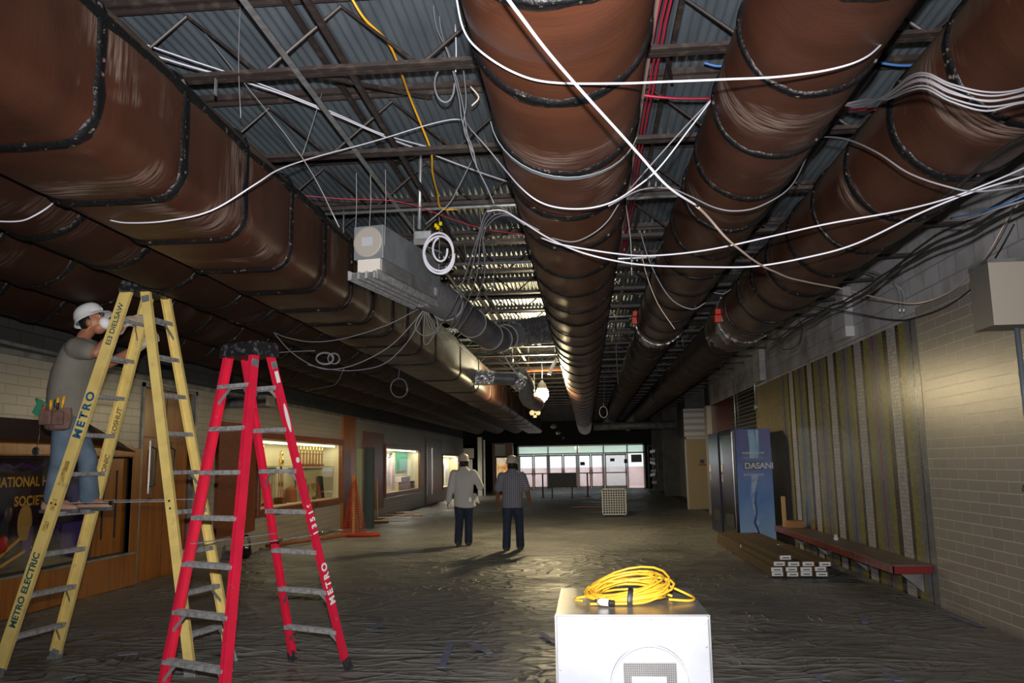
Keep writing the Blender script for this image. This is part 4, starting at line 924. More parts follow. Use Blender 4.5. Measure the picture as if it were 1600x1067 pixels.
# ================================================================ LADDERS
def lettering(parent, s, org, u, v, h, m, name='lettering', off=.03, sp=1.0, label=None):
    cu = bpy.data.curves.new('t', 'FONT'); cu.body = s; cu.size = 1; cu.offset = off; cu.space_character = sp
    o = bpy.data.objects.new('t', cu); COL.objects.link(o); dg = bpy.context.evaluated_depsgraph_get(); me = bpy.data.meshes.new_from_object(o.evaluated_get(dg))
    bpy.data.objects.remove(o); u, v = V(u).normalized(), V(v).normalized(); nrm = u.cross(v); b0 = base_of(parent); k = h / .72
    for q in me.vertices: q.co = V(org) - b0 + u * q.co.x * k + v * q.co.y * k + nrm * .0015
    me.materials.clear(); me.materials.append(m); me.name = name
    ob = bpy.data.objects.new(name, me); COL.objects.link(ob); ob.parent = parent
    if label: ob['label'] = label
    return ob
def ladder(name, label, F0, F1, B0, B1, cap, spread, wdir, capw, zc, n, m, feet_r, first_rail=.095, step_m='alu'):
    root = thing(name, (F0 + F1 + B0 + B1) / 4, label, 'ladder')
    spread = spread.normalized(); wdir = wdir.normalized(); up = V((0, 0, 1)); out = {}
    T = {}
    for key, base, a, b_ in (('F0', F0, -1, -1), ('F1', F1, -1, 1), ('B0', B0, 1, -1), ('B1', B1, 1, 1)):
        T[key] = (base, V((cap.x, cap.y, zc - .06)) + spread * a * .075 + wdir * b_ * capw / 2)
    for key, (b0, t0) in T.items():
        front = key[0] == 'F'; d = (t0 - b0).normalized(); s = 1 if key[1] == '1' else -1
        wv = (wdir - d * wdir.dot(d)).normalized(); dv = d.cross(wv).normalized(); W = first_rail if front else first_rail * .8
        g = G(); c = (b0 + t0) / 2 + d * .04; hl = (t0 - b0) / 2 - d * .04
        g.obox(c, wv * .003, dv * W / 2, hl)
        for q in (-1, 1): g.obox(c + dv * q * (W / 2 - .003) - wv * s * .016, wv * .016, dv * .003, hl)
        rail = g.build('rail', m, root)
        out[key] = (b0, t0, d, wv, dv, W, rail)
        for hz in (.33, .5, .67):
            pass
        g = G().obox(b0 + d * .05 + wv * 0, wv * .014, dv * W * .55, d * .05); g.obox(b0 + V((0, 0, .012)), wv * .022, dv * W * .62, V((0, 0, .012))); g.build('foot_pad', feet_r, root, bevel=.003)
    # steps on both sides
    for side in 'FB':
        a, b_ = out[side + '0'], out[side + '1']
        for k in range(1, n + 1):
            z = zc * k / (n + 1)
            pa = a[0].lerp(a[1], (z) / (a[1].z)); pb = b_[0].lerp(b_[1], (z) / (b_[1].z)); w_ = (pb - pa).normalized(); s_ = w_.cross(up).normalized()
            g = G(); dp = .041 if side == 'F' else .034
            g.obox((pa + pb) / 2, (pb - pa) / 2 - w_ * .004, s_ * dp, up * .004)
            for q in (-1, 1): g.obox((pa + pb) / 2 + s_ * q * dp - up * .012, (pb - pa) / 2 - w_ * .004, s_ * .002, up * .014)
            for q in range(-3, 4): g.obox((pa + pb) / 2 + s_ * q * .0105 + up * .005, (pb - pa) / 2 - w_ * .004, s_ * .0018, up * .0015)
            st = g.build('step', MT[step_m], root)
            if k <= 2 or k == n or (side == 'B' and k == 5):
                for e, rl in ((pa, a), (pb, b_)):
                    sgn = 1 if e is pa else -1
                    p0 = e + w_ * sgn * .10 - up * .02; p1 = e - rl[2] * .14 + w_ * sgn * .004
                    G().beam(p0, p1, .004, .022).build('brace', MT['galvd'], root)
    # spreaders
    for q in '01':
        za = zc * .425; fa = out['F' + q]; ba = out['B' + q]
        p0 = fa[0].lerp(fa[1], za / fa[1].z); p1 = ba[0].lerp(ba[1], za / ba[1].z); mid = (p0 + p1) / 2
        ins = wdir * (-.02 if q == '1' else .02)
        G().beam(p0 + ins, mid + ins, .006, .03, wdir).beam(mid + ins * 1.5, p1 + ins * 1.5, .006, .03, wdir).build('spreader', MT['alu'], root)
        G().cyl(mid - wdir * .02, mid + wdir * .02, .014, 10).build('spreader_pivot', MT['chrome'], root)
    # top cap
    c = V((cap.x, cap.y, zc)); g = G()
    a, b_ = wdir * (capw / 2 + .045), spread * .125
    lo = [c - a - b_ - up * .10, c + a - b_ - up * .10, c + a + b_ - up * .10, c - a + b_ - up * .10]; hi = [p + up * .10 - (p - c + up * .10) * .07 for p in lo]
    g.add(lo + hi, [(0, 3, 2, 1), (4, 5, 6, 7), (0, 1, 5, 4), (1, 2, 6, 5), (2, 3, 7, 6), (3, 0, 4, 7)]); g.obox(c + up * .004, a * .9, b_ * .85, up * .006)
    g.build('top_cap', MT['black'], root, bevel=.008)
    for q, (i, j) in enumerate((('F1', 'F1'), ('B0', 'B1'))):
        for kk in {i, j}:
            b0, t0, d, wv, dv, W, _ = out[kk]; s = 1 if kk[1] == '1' else -1
            G().obox(t0 - d * .10 + wv * s * .0045, wv * .0015, dv * W * .42, d * .028).build('top_plate', MT['galv'], root)
    return root, out
yf0, yf1, yb0, yb1 = V((-4.66, 6.38, 0)), V((-4.58, 7.0, 0)), V((-3.12, 6.48, 0)), V((-3.0, 6.98, 0))
ycap = P(230, 448, Y=6.62)
YL, yr = ladder('step_ladder', 'tall yellow fibreglass step ladder the worker stands on', yf0, yf1, yb0, yb1, ycap, V((1, .02, 0)), V((.05, 1, 0)), .33, ycap.z + .02, 9, MT['yel'], MT['galv'], .10)
rf0, rf1, rb0, rb1 = V((-2.93, 5.62, 0)), V((-2.34, 5.33, 0)), V((-2.48, 6.97, 0)), V((-1.93, 6.72, 0))
rcap = P(390, 541, Y=6.05)
RL, rr_ = ladder('step_ladder', 'shorter red fibreglass step ladder standing empty', rf0, rf1, rb0, rb1, rcap, V((.42, .9, 0)), V((.9, -.42, 0)), .30, rcap.z + .01, 7, MT['red'], MT['rubber'], .075)
inkb = mat('dark_green_stencil_ink', (.02, .09, .09), .6); inkbl = mat('blue_stencil_ink', (.01, .10, .22), .6); inkw = mat('white_marker_ink', (.78, .78, .78), .6); inkt = mat('faded_decal', (.30, .20, .05), .6, col2=(.62, .45, .11), nscale=28, thr=(.42, .58)); inkd = mat('faded_brown_ink', (.20, .13, .05), .6)
def rail_text(lad, rail, s, t, h, m, side=-1, name='lettering', sp=1.0, off=.03, vflip=False):
    b0, t0, d, wv, dv, W, _ = rail
    nrm = wv * side                       # outward face
    v = nrm.cross(d); v.normalize()       # u x v = nrm  -> v = nrm x u
    p = b0.lerp(t0, t) - v * h * .5 + nrm * .0035
    return lettering(lad, s, p, d, v, h, m, name, off, sp)
rail_text(YL, yr['F0'], 'METRO ELECTRIC', .125, .054, inkb, -1, off=.035, sp=1.0)
rail_text(YL, yr['F0'], 'METRO', .60, .070, inkbl, -1, off=.04, sp=1.35)
rail_text(YL, yr['F0'], 'EI3 DIELSAW', .845, .046, inkb, -1, off=.02, sp=1.0)
rail_text(YL, yr['F1'], 'SONIC', .50, .045, inkd, -1)
rail_text(YL, yr['F1'], 'KOSHUT', .61, .045, inkd, -1)
rail_text(RL, rr_['B1'], 'METRO', .215, .058, inkw, 1, off=.04, sp=1.45)
rail_text(RL, rr_['B1'], '13516', .435, .050, inkw, 1, off=.04, sp=1.6)
def rail_sticker(lad, rail, t, hw, hl, m, side, oval=False, label=None):
    b0, t0, d, wv, dv, W, _ = rail; p = b0.lerp(t0, t) + wv * side * .0045; nrm = wv * side
    g = G(); pts = [p + dv * hw * math.cos(a) + d * hl * math.sin(a) for a in [2 * math.pi * k / 24 for k in range(24)]] if oval else [p + dv * hw * x + d * hl * y for x, y in ((-1, -1), (1, -1), (1, 1), (-1, 1))]
    g.prism(pts, nrm * .001); o = g.build('sticker', m, lad)
    if label: o['label'] = label
rail_sticker(RL, rr_['B1'], .80, .017, .115, MT['white'], 1, True, 'white oval label')
rail_sticker(RL, rr_['B1'], .925, .018, .045, MT['white'], 1, False, 'white rectangular label')
rail_sticker(RL, rr_['B1'], .67, .018, .022, MT['paper'], 1, True)
for t_, l_ in ((.375, .04), (.43, .045), (.51, .10)): rail_sticker(YL, yr['F0'], t_, .020, l_, inkt, -1)
for k in (-1, 1):
    b0, t0, d, wv, dv, W, _ = yr['F0']; p = b0.lerp(t0, .432) + dv * .02 * k; G().cyl(p - wv * .002, p - wv * .008, .009, 10).build('bolt', MT['black'], YL)
    b0, t0, d, wv, dv, W, _ = yr['B0']; p = b0.lerp(t0, .425) + d * .03 * k; G().cyl(p - wv * .002, p - wv * .008, .009, 10).build('bolt', MT['black'], YL)

# ================================================================ PEOPLE
def limb(g, pts, rad, n=14, hint=None):
    """tapering limb with rounded ends; pts joints, rad radius or (a, b)"""
    pts = [V(p) for p in pts]; rr = [r if isinstance(r, (tuple, list)) else (r, r) for r in rad]
    q, r2 = [], []
    k = 5
    for i in range(len(pts) - 1):
        for j in range(k):
            t = j / k; q.append(pts[i].lerp(pts[i + 1], t)); r2.append((rr[i][0] * (1 - t) + rr[i + 1][0] * t, rr[i][1] * (1 - t) + rr[i + 1][1] * t))
    q.append(pts[-1]); r2.append(rr[-1])
    d0 = (q[0] - q[1]).normalized(); d1 = (q[-1] - q[-2]).normalized(); a, b_ = r2[0], r2[-1]
    pre = [(q[0] + d0 * min(a) * s, (a[0] * c, a[1] * c)) for s, c in ((.95, .25), (.75, .65), (.4, .9))]
    post = [(q[-1] + d1 * min(b_) * s, (b_[0] * c, b_[1] * c)) for s, c in ((.4, .9), (.75, .65), (.95, .25))]
    P_ = [p for p, _ in pre] + q + [p for p, _ in post]; R_ = [r for _, r in pre] + r2 + [r for _, r in post]
    g.tube(P_, R_, n, hint=hint)
def hand(g, wrist, d, palm_n, side, s=1.0, curl=.5):
    """palm + five bent fingers. d: wrist->knuckles, palm_n: out of the palm, side: towards the thumb"""
    d, pn = V(d).normalized(), V(palm_n).normalized(); th = V(side); th = (th - d * th.dot(d)).normalized(); pn = (pn - d * pn.dot(d) - th * pn.dot(th)).normalized()
    w = V(wrist)
    limb(g, [w - d * .01 * s, w + d * .045 * s, w + d * .085 * s], [(.028 * s, .022 * s), (.040 * s, .016 * s), (.038 * s, .014 * s)], hint=pn.cross(d).cross(d) * -1)
    for i, (o, l) in enumerate(((.030, .070), (.010, .080), (-.011, .074), (-.030, .058))):
        b0 = w + d * .088 * s + th * o * s; dd = d; l *= s; pts = [b0]
        for f, c in ((.42, .5), (.32, .9), (.26, .9)):
            a = curl * c; dd = (dd * math.cos(a) + pn * math.sin(a)).normalized(); pts.append(pts[-1] + dd * l * f)
        limb(g, pts, [.0092 * s, .0088 * s, .0082 * s, .0072 * s], n=8)
    t0 = w + d * .02 * s + th * .03 * s; t1 = t0 + (th * .8 + d * .5 + pn * .35).normalized() * .035 * s; t2 = t1 + (th * .35 + d * .9 + pn * .5 * (1 + curl)).normalized() * .032 * s; t3 = t2 + (d + pn * .8).normalized() * .022 * s
    limb(g, [t0, t1, t2, t3], [.014 * s, .0115 * s, .010 * s, .0085 * s], n=8)
def head_geo(g, c, fwd, up, s=1.0):
    f, u = V(fwd).normalized(), V(up).normalized(); u = (u - f * u.dot(f)).normalized(); r = f.cross(u)
    rot = Matrix((r, f, u)).transposed()
    g.ball(c + u * .02 * s, .076 * s, .095 * s, .105 * s, 18, 12, rot)                       # skull
    g.ball(c + f * .030 * s - u * .055 * s, .058 * s, .060 * s, .060 * s, 14, 10, rot)       # jaw
    g.ball(c + f * .068 * s - u * .085 * s, .026 * s, .022 * s, .022 * s, 10, 8, rot)        # chin
    limb(g, [c + f * .086 * s + u * .015 * s, c + f * .104 * s - u * .018 * s], [.011 * s, .016 * s], 8)   # nose
    for q in (-1, 1):
        g.ball(c + r * q * .078 * s - u * .008 * s - f * .005 * s, .012 * s, .022 * s, .032 * s, 8, 6, rot)
        g.ball(c + r * q * .034 * s + f * .082 * s + u * .035 * s, .026 * s, .014 * s, .009 * s, 8, 6, rot)  # brow
    return r
def hardhat(root, c, f, u, m, s=1.0, back_strap=True):
    f, u = V(f).normalized(), V(u).normalized(); u = (u - f * u.dot(f)).normalized(); r = f.cross(u); rot = Matrix((r, f, u)).transposed()
    g = G(); rings = []; n = 28
    prof = [(1.0, 0), (1.0, .018), (.985, .05), (.90, .09), (.72, .118), (.42, .135), (.02, .14)]
    inner = [(.02, .134), (.42, .129), (.70, .112), (.87, .085), (.955, .05), (.965, .0)]
    def ring(k, z, bx=.104, by=.128): return [c + r * bx * s * k * math.cos(a) + f * by * s * k * math.sin(a) + u * z * s for a in [2 * math.pi * i / n for i in range(n)]]
    outer = [ring(k, z) for k, z in prof]; inn = [ring(k, z) for k, z in inner]
    brim = []
    for i in range(n):
        a = 2 * math.pi * i / n; e = .016 + .042 * max(0, math.sin(a)) ** 1.5
        brim.append(c + r * (.104 + e) * s * math.cos(a) + f * (.128 + e) * s * math.sin(a) + u * (-.010 - .010 * max(0, math.sin(a))) * s)
    brim2 = [p - u * .004 for p in brim]
    g.rings([inn[-1 - 0]] + [brim2, brim] + outer[1:], cap=False); g.add([p for p in outer[-1]], [tuple(range(n))])
    h = g.build('hard_hat', m, root, smooth='auto')
    g = G(); g.rings(inn, cap=False); g.add(inn[0], [tuple(range(n))]); g.build('lining', MT['hatin'], h, smooth=True)
    g = G()
    rid = [c + u * (.143 * math.sin(a)) * s + f * (.131 * math.cos(a)) * s for a in [math.pi * i / 16 for i in range(1, 16)]]
    g.tube(rid, .006, 6); g.build('ridge', m, h, smooth=True)
    return h

# ---- the worker on the yellow ladder, facing right (+X) with back to the left
def climber():
    o = V((-4.36, 6.70, 1.262)); root = thing('person', o, 'person in white hard hat, dust mask and grey tee standing on yellow ladder, reaching up', 'person')
    X = lambda x, y, z: V((x, y, z))
    # joints (world)
    pel = P(106, 650, Y=6.70); che = P(113, 590, Y=6.70); shl = P(136, 538, Y=6.88); shr = P(124, 543, Y=6.53); nck = P(130, 527, Y=6.69); hd = P(146, 505, Y=6.66)
    hpl, hpr = P(112, 663, Y=6.80), P(104, 662, Y=6.61)
    knl, knr = P(137, 718, Y=6.84), P(94, 722, Y=6.60)
    anl, anr = P(138, 772, Y=6.86), P(83, 773, Y=6.58)
    elr = P(150, 552, Y=6.50); wrr = P(193, 507, Y=6.66); ell = P(163, 572, Y=6.97); wrl = P(226, 537, Y=6.86)
    hf = V((.90, .04, .42)).normalized(); hu = V((-.42, 0, .90))
    g = G()
    limb(g, [pel, che, (shl + shr) / 2 + V((0, 0, -.02))], [(.15, .105), (.16, .11), (.16, .08)], 18, hint=V((1, 0, 0)))
    limb(g, [(shl + shr) / 2, nck, hd - hf * .03 - hu * .03], [.065, .056, .054]); head_geo(g, hd, hf, hu)
    for hp, kn, an in ((hpl, knl, anl), (hpr, knr, anr)): limb(g, [hp, kn, an, an - V((0, 0, .05))], [.078, .052, .038, .040])
    for sh, el, wr in ((shr, elr, wrr), (shl, ell, wrl)): limb(g, [sh + V((0, 0, -.012)), sh.lerp(el, .5), el, el.lerp(wr, .3), wr], [.050, .051, .043, .044, .028])
    hand(g, wrr, (.8, .25, .45), (.3, .6, -.6), (-.3, .3, .8), .92, .5); hand(g, wrl, (.85, -.1, .35), (.3, -.7, -.4), (-.3, -.2, .9), .92, .5)
    for an in (anl, anr): limb(g, [an - V((.03, 0, .05)), an + V((.12, 0, -.07))], [.035, .028])
    body = g.build('body', MT['skin'], root, remesh=.0085, sm=3)
    # tee shirt
    g = G(); hn = V((1, 0, 0))
    mid = (shl + shr) / 2
    def ell_(c, a, b_, rot=0): return [c + V((a * math.cos(t), b_ * math.sin(t), 0)) for t in [2 * math.pi * i / 24 for i in range(24)]]
    def cl(t):
        q = spline([pel + V((-.02, 0, -.10)), pel, che, mid, nck], 10); i = min(int(t * (len(q) - 1)), len(q) - 2); return q[i].lerp(q[i + 1], t * (len(q) - 1) - i)
    rg = [ell_(cl(t), a_, b_) for t, a_, b_ in ((0, .150, .185), (.14, .160, .19), (.28, .168, .19), (.42, .172, .195), (.54, .165, .20), (.66, .145, .212), (.76, .112, .205), (.85, .082, .14), (.95, .066, .075))]
    g.rings(rg)
    limb(g, [shr + V((-.035, .015, .0)), shr.lerp(elr, .55)], [.094, .080]); limb(g, [shl + V((-.02, -.03, -.01)), shl.lerp(ell, .7)], [.085, .078])
    g.build('tee_shirt', MT['tee'], root, remesh=.011, sm=4)
    # jeans
    g = G()
    limb(g, [pel + V((-.01, 0, .0)), (hpl + hpr) / 2 + V((0, 0, -.03))], [(.168, .132), (.165, .13)], 18, hint=V((1, 0, 0)))
    limb(g, [hpl, hpl.lerp(knl, .5), knl, knl.lerp(anl, .5), anl - V((-.01, 0, .02))], [.108, .096, .080, .076, .082])
    limb(g, [hpr, hpr.lerp(knr, .5), knr, knr.lerp(anr, .5), anr - V((-.01, 0, .02))], [.108, .096, .080, .076, .082])
    g.build('jeans', MT['denim'], root, remesh=.011, sm=3)
    # shoes
    for an in (anl, anr):
        g = G(); b0 = V((an.x, an.y, 1.262))
        limb(g, [b0 + V((-.055, 0, .055)), b0 + V((.05, 0, .052)), b0 + V((.15, 0, .042)), b0 + V((.195, 0, .038))], [(.042, .048), (.044, .046), (.044, .034), (.034, .026)], hint=V((0, 0, 1)))
        limb(g, [b0 + V((-.02, 0, .06)), b0 + V((-.01, 0, .11))], [.046, .047]); sh_ = g.build('shoe', MT['boot'], root, remesh=.008, sm=2)
        g = G(); out = [b0 + V((x, y, 0)) for x, y in ((-.10, -.03), (-.08, -.045), (0, -.048), (.12, -.05), (.20, -.04), (.235, -.015), (.235, .015), (.20, .04), (.12, .05), (0, .048), (-.08, .045), (-.10, .03))]
        g.prism(out, (0, 0, .03)); g.build('sole', MT['sole'], sh_, bevel=.006)
    # head gear
    fr = hf.cross(hu)
    hat = hardhat(root, hd + hu.normalized() * .045 - hf * .012, (hf + V((0, 0, .03))), hu, MT['hat'])
    g = G(); g.ball(hd + hf * .092 - hu.normalized() * .045, .056, .050, .054, 14, 10, Matrix((fr, hf, hu.normalized())).transposed()); g.build('dust_mask', MT['maskm'], root, smooth=True)
    st = []
    for t in range(9):
        a = t / 8 * math.pi; st.append(hd - hu.normalized() * (.045 + .012 * math.sin(a)) + hf * .085 * math.cos(a) * (1 if math.cos(a) > 0 else .9) - fr * -1 * (.082 * math.sin(a)) * -1)
    st1 = [hd + hf * .085 + fr * .045 - hu.normalized() * .04, hd + hf * .04 + fr * .068 - hu.normalized() * .045, hd + fr * .080 - hu.normalized() * .05, hd - hf * .05 + fr * .07 - hu.normalized() * .07, hd - hf * .09 + fr * .02 - hu.normalized() * .085]
    G().tube(spline(st1, 5), .0035, 6).build('mask_strap', MT['cab_y'], root, smooth=True)
    g = G(); g.ball(hd - hf * .012 + hu.normalized() * .028, .083, .100, .095, 18, 12, Matrix((fr, hf, hu.normalized())).transposed()); g2 = [p for p in g.v]
    hr = g.build('hair', MT['hair'], root, smooth=True)
    bm = bmesh.new(); bm.from_mesh(hr.data); b0 = base_of(root)
    dele = [v for v in bm.verts if ((v.co + b0 - hd).dot(hf) > .035 and (v.co + b0 - hd).dot(hu.normalized()) < .075) or (v.co + b0 - hd).dot(hu.normalized()) < -.045]
    bmesh.ops.delete(bm, geom=dele, context='VERTS'); bm.to_mesh(hr.data); bm.free()
    for q in (-1, 1):
        e = hd + fr * q * .031 + hf * .086 + hu.normalized() * .018
        G().ball(e, .011, .008, .007, 10, 6, Matrix((fr, hf, hu.normalized())).transposed()).build('eye', MT['white'], root, smooth=True)
        G().ball(e + hf * .006, .0055, .004, .0055, 8, 6, Matrix((fr, hf, hu.normalized())).transposed()).build('iris', MT['hair'], root, smooth=True)
        G().tube([e + hu.normalized() * .022 - fr * q * .016 + hf * .004, e + hu.normalized() * .027 + hf * .008, e + hu.normalized() * .020 + fr * q * .02 - hf * .003], .0045, 6).build('eyebrow', MT['hair'], root, smooth=True)
    # gloves: same hands, a little larger
    g = G(); hand(g, wrr, (.8, .25, .45), (.3, .6, -.6), (-.3, .3, .8), 1.12, .5); limb(g, [wrr - V((.04, -.01, .05)), wrr], [.040, .034]); g.build('work_glove', MT['glove'], root, remesh=.005, sm=2)
    g = G(); hand(g, wrl, (.85, -.1, .35), (.3, -.7, -.4), (-.3, -.2, .9), 1.12, .5); limb(g, [wrl - V((.05, 0, .03)), wrl], [.040, .034]); g.build('work_glove', MT['glove'], root, remesh=.005, sm=2)
    # tool belt and pouch at the right hip, towards the camera
    g = G(); c = pel + V((-.01, 0, -.06))
    g.rings([[c + V((.158 * math.cos(t), .20 * math.sin(t), z)) for t in [2 * math.pi * i / 28 for i in range(28)]] for z in (-.025, .025)], cap=False); g.rings([[c + V((.150 * math.cos(t), .192 * math.sin(t), z)) for t in [2 * math.pi * i / 28 for i in range(28)]] for z in (.025, -.025)], cap=False)
    g.build('belt', MT['black'], root, smooth=True)
    pc_ = P(89, 651, Y=6.47); g = G()
    def prow(z, hw, dy): return [pc_ + V((x * hw, -dy * (1 - abs(x) ** 3) + (0.03 if False else 0), z)) for x in (-1, -.6, -.2, .2, .6, 1)] + [pc_ + V((x * hw, .03, z)) for x in (1, .6, .2, -.2, -.6, -1)]
    g.rings([prow(-.115, .05, .03), prow(-.10, .10, .05), prow(-.02, .125, .075), prow(.07, .11, .06)]); pouch = g.build('tool_pouch', MT['leather'], root, bevel=.004)
    g = G().obox(pc_ + V((-.045, -.078, -.01)), V((.05, 0, 0)), V((0, .018, 0)), V((0, 0, .06))).obox(pc_ + V((.06, -.075, -.015)), V((.045, 0, 0)), V((0, .018, 0)), V((0, 0, .055))); g.build('pouch_pocket', MT['leather'], pouch, bevel=.01)
    for x, y, m_, h_, tl in ((-.02, -.06, 'cab_y', .085, 0), (.025, -.05, 'cab_y', .105, .01), (.06, -.04, 'cab_y', .115, .02), (.0, -.03, 'black', .09, 0), (-.105, -.05, 'green', .10, -.05), (-.07, -.055, 'redp', .045, -.02), (.04, -.06, 'black', .06, 0)):
        p = pc_ + V((x, y, .05)); q = p + V((tl, 0, h_)); G().tube([p, p.lerp(q, .55), q], [.006, .013, .012], 8).build('tool_handle', MT[m_], pouch, smooth=True)
    G().obox(pc_ + V((-.12, -.05, .07)), V((.035, 0, -.02)), V((0, .01, 0)), V((.03, 0, .055))).build('folded_pliers', MT['green'], pouch, bevel=.006)
    p = pc_ + V((-.125, -.03, -.04)); q = p + V((.0, -.01, -.21)); G().tube([p, p.lerp(q, .5) + V((.006, 0, 0)), q], .0035, 6).build('chain', MT['chrome'], pouch)
    G().lathe(q + V((0, -.01, -.03)), [(.03, 0), (.035, .008), (.02, .018)], 14, (0, -1, 0)).build('tape_roll', MT['black'], pouch, smooth='auto')
    return root
climber()

# ---- two men walking away
def walker(name_lab, o, hgt, shirt, long_sleeve, step, hatm, arm_mode, heading=0.0, untuck=0.0):
    o = V(o); root = thing('person', (o.x, o.y, 0), name_lab, 'person'); s = hgt / 1.75
    ca, sa = math.cos(heading), math.sin(heading)
    def X(x, y, z): return V((o.x + (x * ca - y * sa) * s, o.y + (x * sa + y * ca) * s, z * s))
    def D(x, y, z): return V((x * ca - y * sa, x * sa + y * ca, z))
    hips = [X(-.09, 0, .90), X(.09, 0, .90)]
    if step == 'stride': kn = [X(-.10, .05, .50), X(.08, .10, .50)]; an = [X(-.09, -.16, .12), X(.07, .10, .09)]
    else: kn = [X(-.11, .03, .50), X(.12, .07, .50)]; an = [X(-.12, -.06, .09), X(.125, .14, .09)]
    sh = [X(-.19, 0, 1.40), X(.19, 0, 1.40)]; nck = X(0, .01, 1.50); hd = X(0, .035, 1.60)
    if arm_mode == 'down': el = [X(-.27, -.03, 1.13), X(.28, -.02, 1.13)]; wr = [X(-.29, .05, .88), X(.34, .04, .88)]
    else: el = [X(-.25, -.05, 1.12), X(.33, .03, 1.13)]; wr = [X(-.30, -.02, .87), X(.27, .24, 1.12)]
    f, u = D(0, 1, -.03), V((0, 0, 1))
    g = G()
    limb(g, [X(0, 0, .93), X(0, -.005, 1.2), X(0, 0, 1.38)], [(.15 * s, .11 * s), (.15 * s, .11 * s), (.16 * s, .085 * s)], 18, hint=D(0, 1, 0)); limb(g, [X(0, 0, 1.38), nck, hd - V((0, 0, .04))], [.07 * s, .058 * s, .055 * s]); head_geo(g, hd, f, u, s)
    for i in (0, 1):
        limb(g, [hips[i], kn[i], an[i]], [.085 * s, .055 * s, .040 * s]); limb(g, [an[i] + V((0, 0, -.03)), an[i] + D(0, .12, -.05)], [.036, .028])
        limb(g, [sh[i], el[i], el[i].lerp(wr[i], .3), wr[i]], [.055 * s, .042 * s, .043 * s, .028 * s])
        dd = (wr[i] - el[i]).normalized(); hand(g, wr[i], dd, D(1 if i == 0 else -1, .2, 0), D(0, 1, .1), s * .95, .45)
    g.build('body', MT['skind'], root, remesh=.011, sm=3)
    g = G()
    def E_(x, y, z, a, b_, n=26, wav=0): return [X(x + a * math.cos(t), y + b_ * math.sin(t), z + wav * math.sin(2 * t + 1)) for t in [2 * math.pi * i / n for i in range(n)]]
    z0 = .80 - untuck * .05
    g.rings([E_(untuck * .03, 0, z0, .195 + untuck * .02, .145, wav=.02 * untuck), E_(0, 0, .90, .195, .145), E_(0, -.01, 1.02, .188, .14), E_(0, -.01, 1.2, .20, .14), E_(0, -.005, 1.33, .222, .128), E_(0, 0, 1.42, .205, .098), E_(0, .005, 1.475, .12, .078), E_(0, .01, 1.515, .070, .064)])
    for i in (0, 1):
        if long_sleeve: limb(g, [sh[i] - V((0, 0, .01)), el[i], el[i].lerp(wr[i], .95)], [.086 * s, .070 * s, .054 * s])
        else: limb(g, [sh[i] - V((0, 0, .01)), sh[i].lerp(el[i], .85)], [.086 * s, .080 * s])
    if untuck: g.prism([X(.16, .0, 1.02), X(.19, -.04, .86), X(.30, .06, .80), X(.24, .10, 1.0)], D(.0, .05, 0))
    g.build('shirt', shirt, root, remesh=.012, sm=3)
    G().tube([X(.065 * math.cos(t), .01 + .062 * math.sin(t), 1.515) for t in [2 * math.pi * i / 16 for i in range(16)]], .016 * s, 8, closed=True).build('collar', shirt, root, smooth=True)
    g = G(); limb(g, [X(0, 0, .95), X(0, 0, .86)], [(.165 * s, .125 * s), (.165 * s, .125 * s)], 18, hint=D(0, 1, 0))
    for i in (0, 1): limb(g, [hips[i], hips[i].lerp(kn[i], .5), kn[i], kn[i].lerp(an[i], .5), an[i] + V((0, 0, .0))], [.105 * s, .098 * s, .080 * s, .078 * s, .080 * s])
    g.build('jeans', MT['denimd'], root, remesh=.012, sm=3)
    for i in (0, 1):
        b0 = V((an[i].x, an[i].y, an[i].z - .09 * s)); t = D(0, 1, 0); sd = D(1, 0, 0); g = G()
        dz = -.05 if b0.z > .02 else 0
        limb(g, [b0 - t * .05 + V((0, 0, .05)), b0 + t * .06 + V((0, 0, .05 + dz * .3)), b0 + t * .17 + V((0, 0, .035 + dz * .6))], [(.046, .045), (.046, .042), (.036, .03)]); limb(g, [b0 + V((0, 0, .06)), b0 + V((0, 0, .12))], [.048, .05])
        sh_ = g.build('boot', MT['bootd'], root, remesh=.010, sm=2)
        g = G(); g.prism([b0 + t * y + sd * x + V((0, 0, dz * (.6 if y > 0 else 0) + (0 if y > 0 else 0))) for x, y in ((-.035, -.09), (.035, -.09), (.045, .05), (.04, .18), (0, .215), (-.04, .18), (-.045, .05))], (0, 0, .022)); g.build('sole', MT['sole'], sh_)
    g = G(); rot = Matrix((D(1, 0, 0), D(0, 1, 0), u)).transposed(); g.ball(hd - f * .012 + u * .005, .082 * s, .100 * s, .105 * s, 16, 10, rot); hr = g.build('hair', MT['hair'], root, smooth=True)
    bm = bmesh.new(); bm.from_mesh(hr.data); b0 = base_of(root); bmesh.ops.delete(bm, geom=[v for v in bm.verts if (v.co + b0 - hd).dot(f) > .03 or (v.co + b0 - hd).z < -.085], context='VERTS'); bm.to_mesh(hr.data); bm.free()
    for q in (-1, 1): G().ball(hd + D(q * .03, .083, .02) * s, .011, .008, .007, 8, 6).build('eye', MT['white'], root, smooth=True)
    hardhat(root, hd + u * .045 * s - f * .008, f, u, hatm, s)
    if arm_mode != 'down': G().obox(X(.14, -.13, .90), D(.03, 0, 0), D(0, .012, 0), V((0, 0, .05))).build('belt_clip', MT['galv'], root, bevel=.004)
    return root
MT['bootd'] = mat('dusty_brown_boot', (.10, .07, .05), .8)
walker('person in plaid short sleeve shirt and pale hard hat walking away, right of the pair', (-1.40, 15.55, 0), 1.72, MT['plaid'], False, 'stand', MT['hatb'], 'down', 0.0)
walker('person in loose white long sleeve shirt and hard hat walking away, left of the pair', (-2.45, 16.5, 0), 1.78, MT['shirtw'], True, 'stride', MT['hatb'], 'bent', 0.0, untuck=1.0)

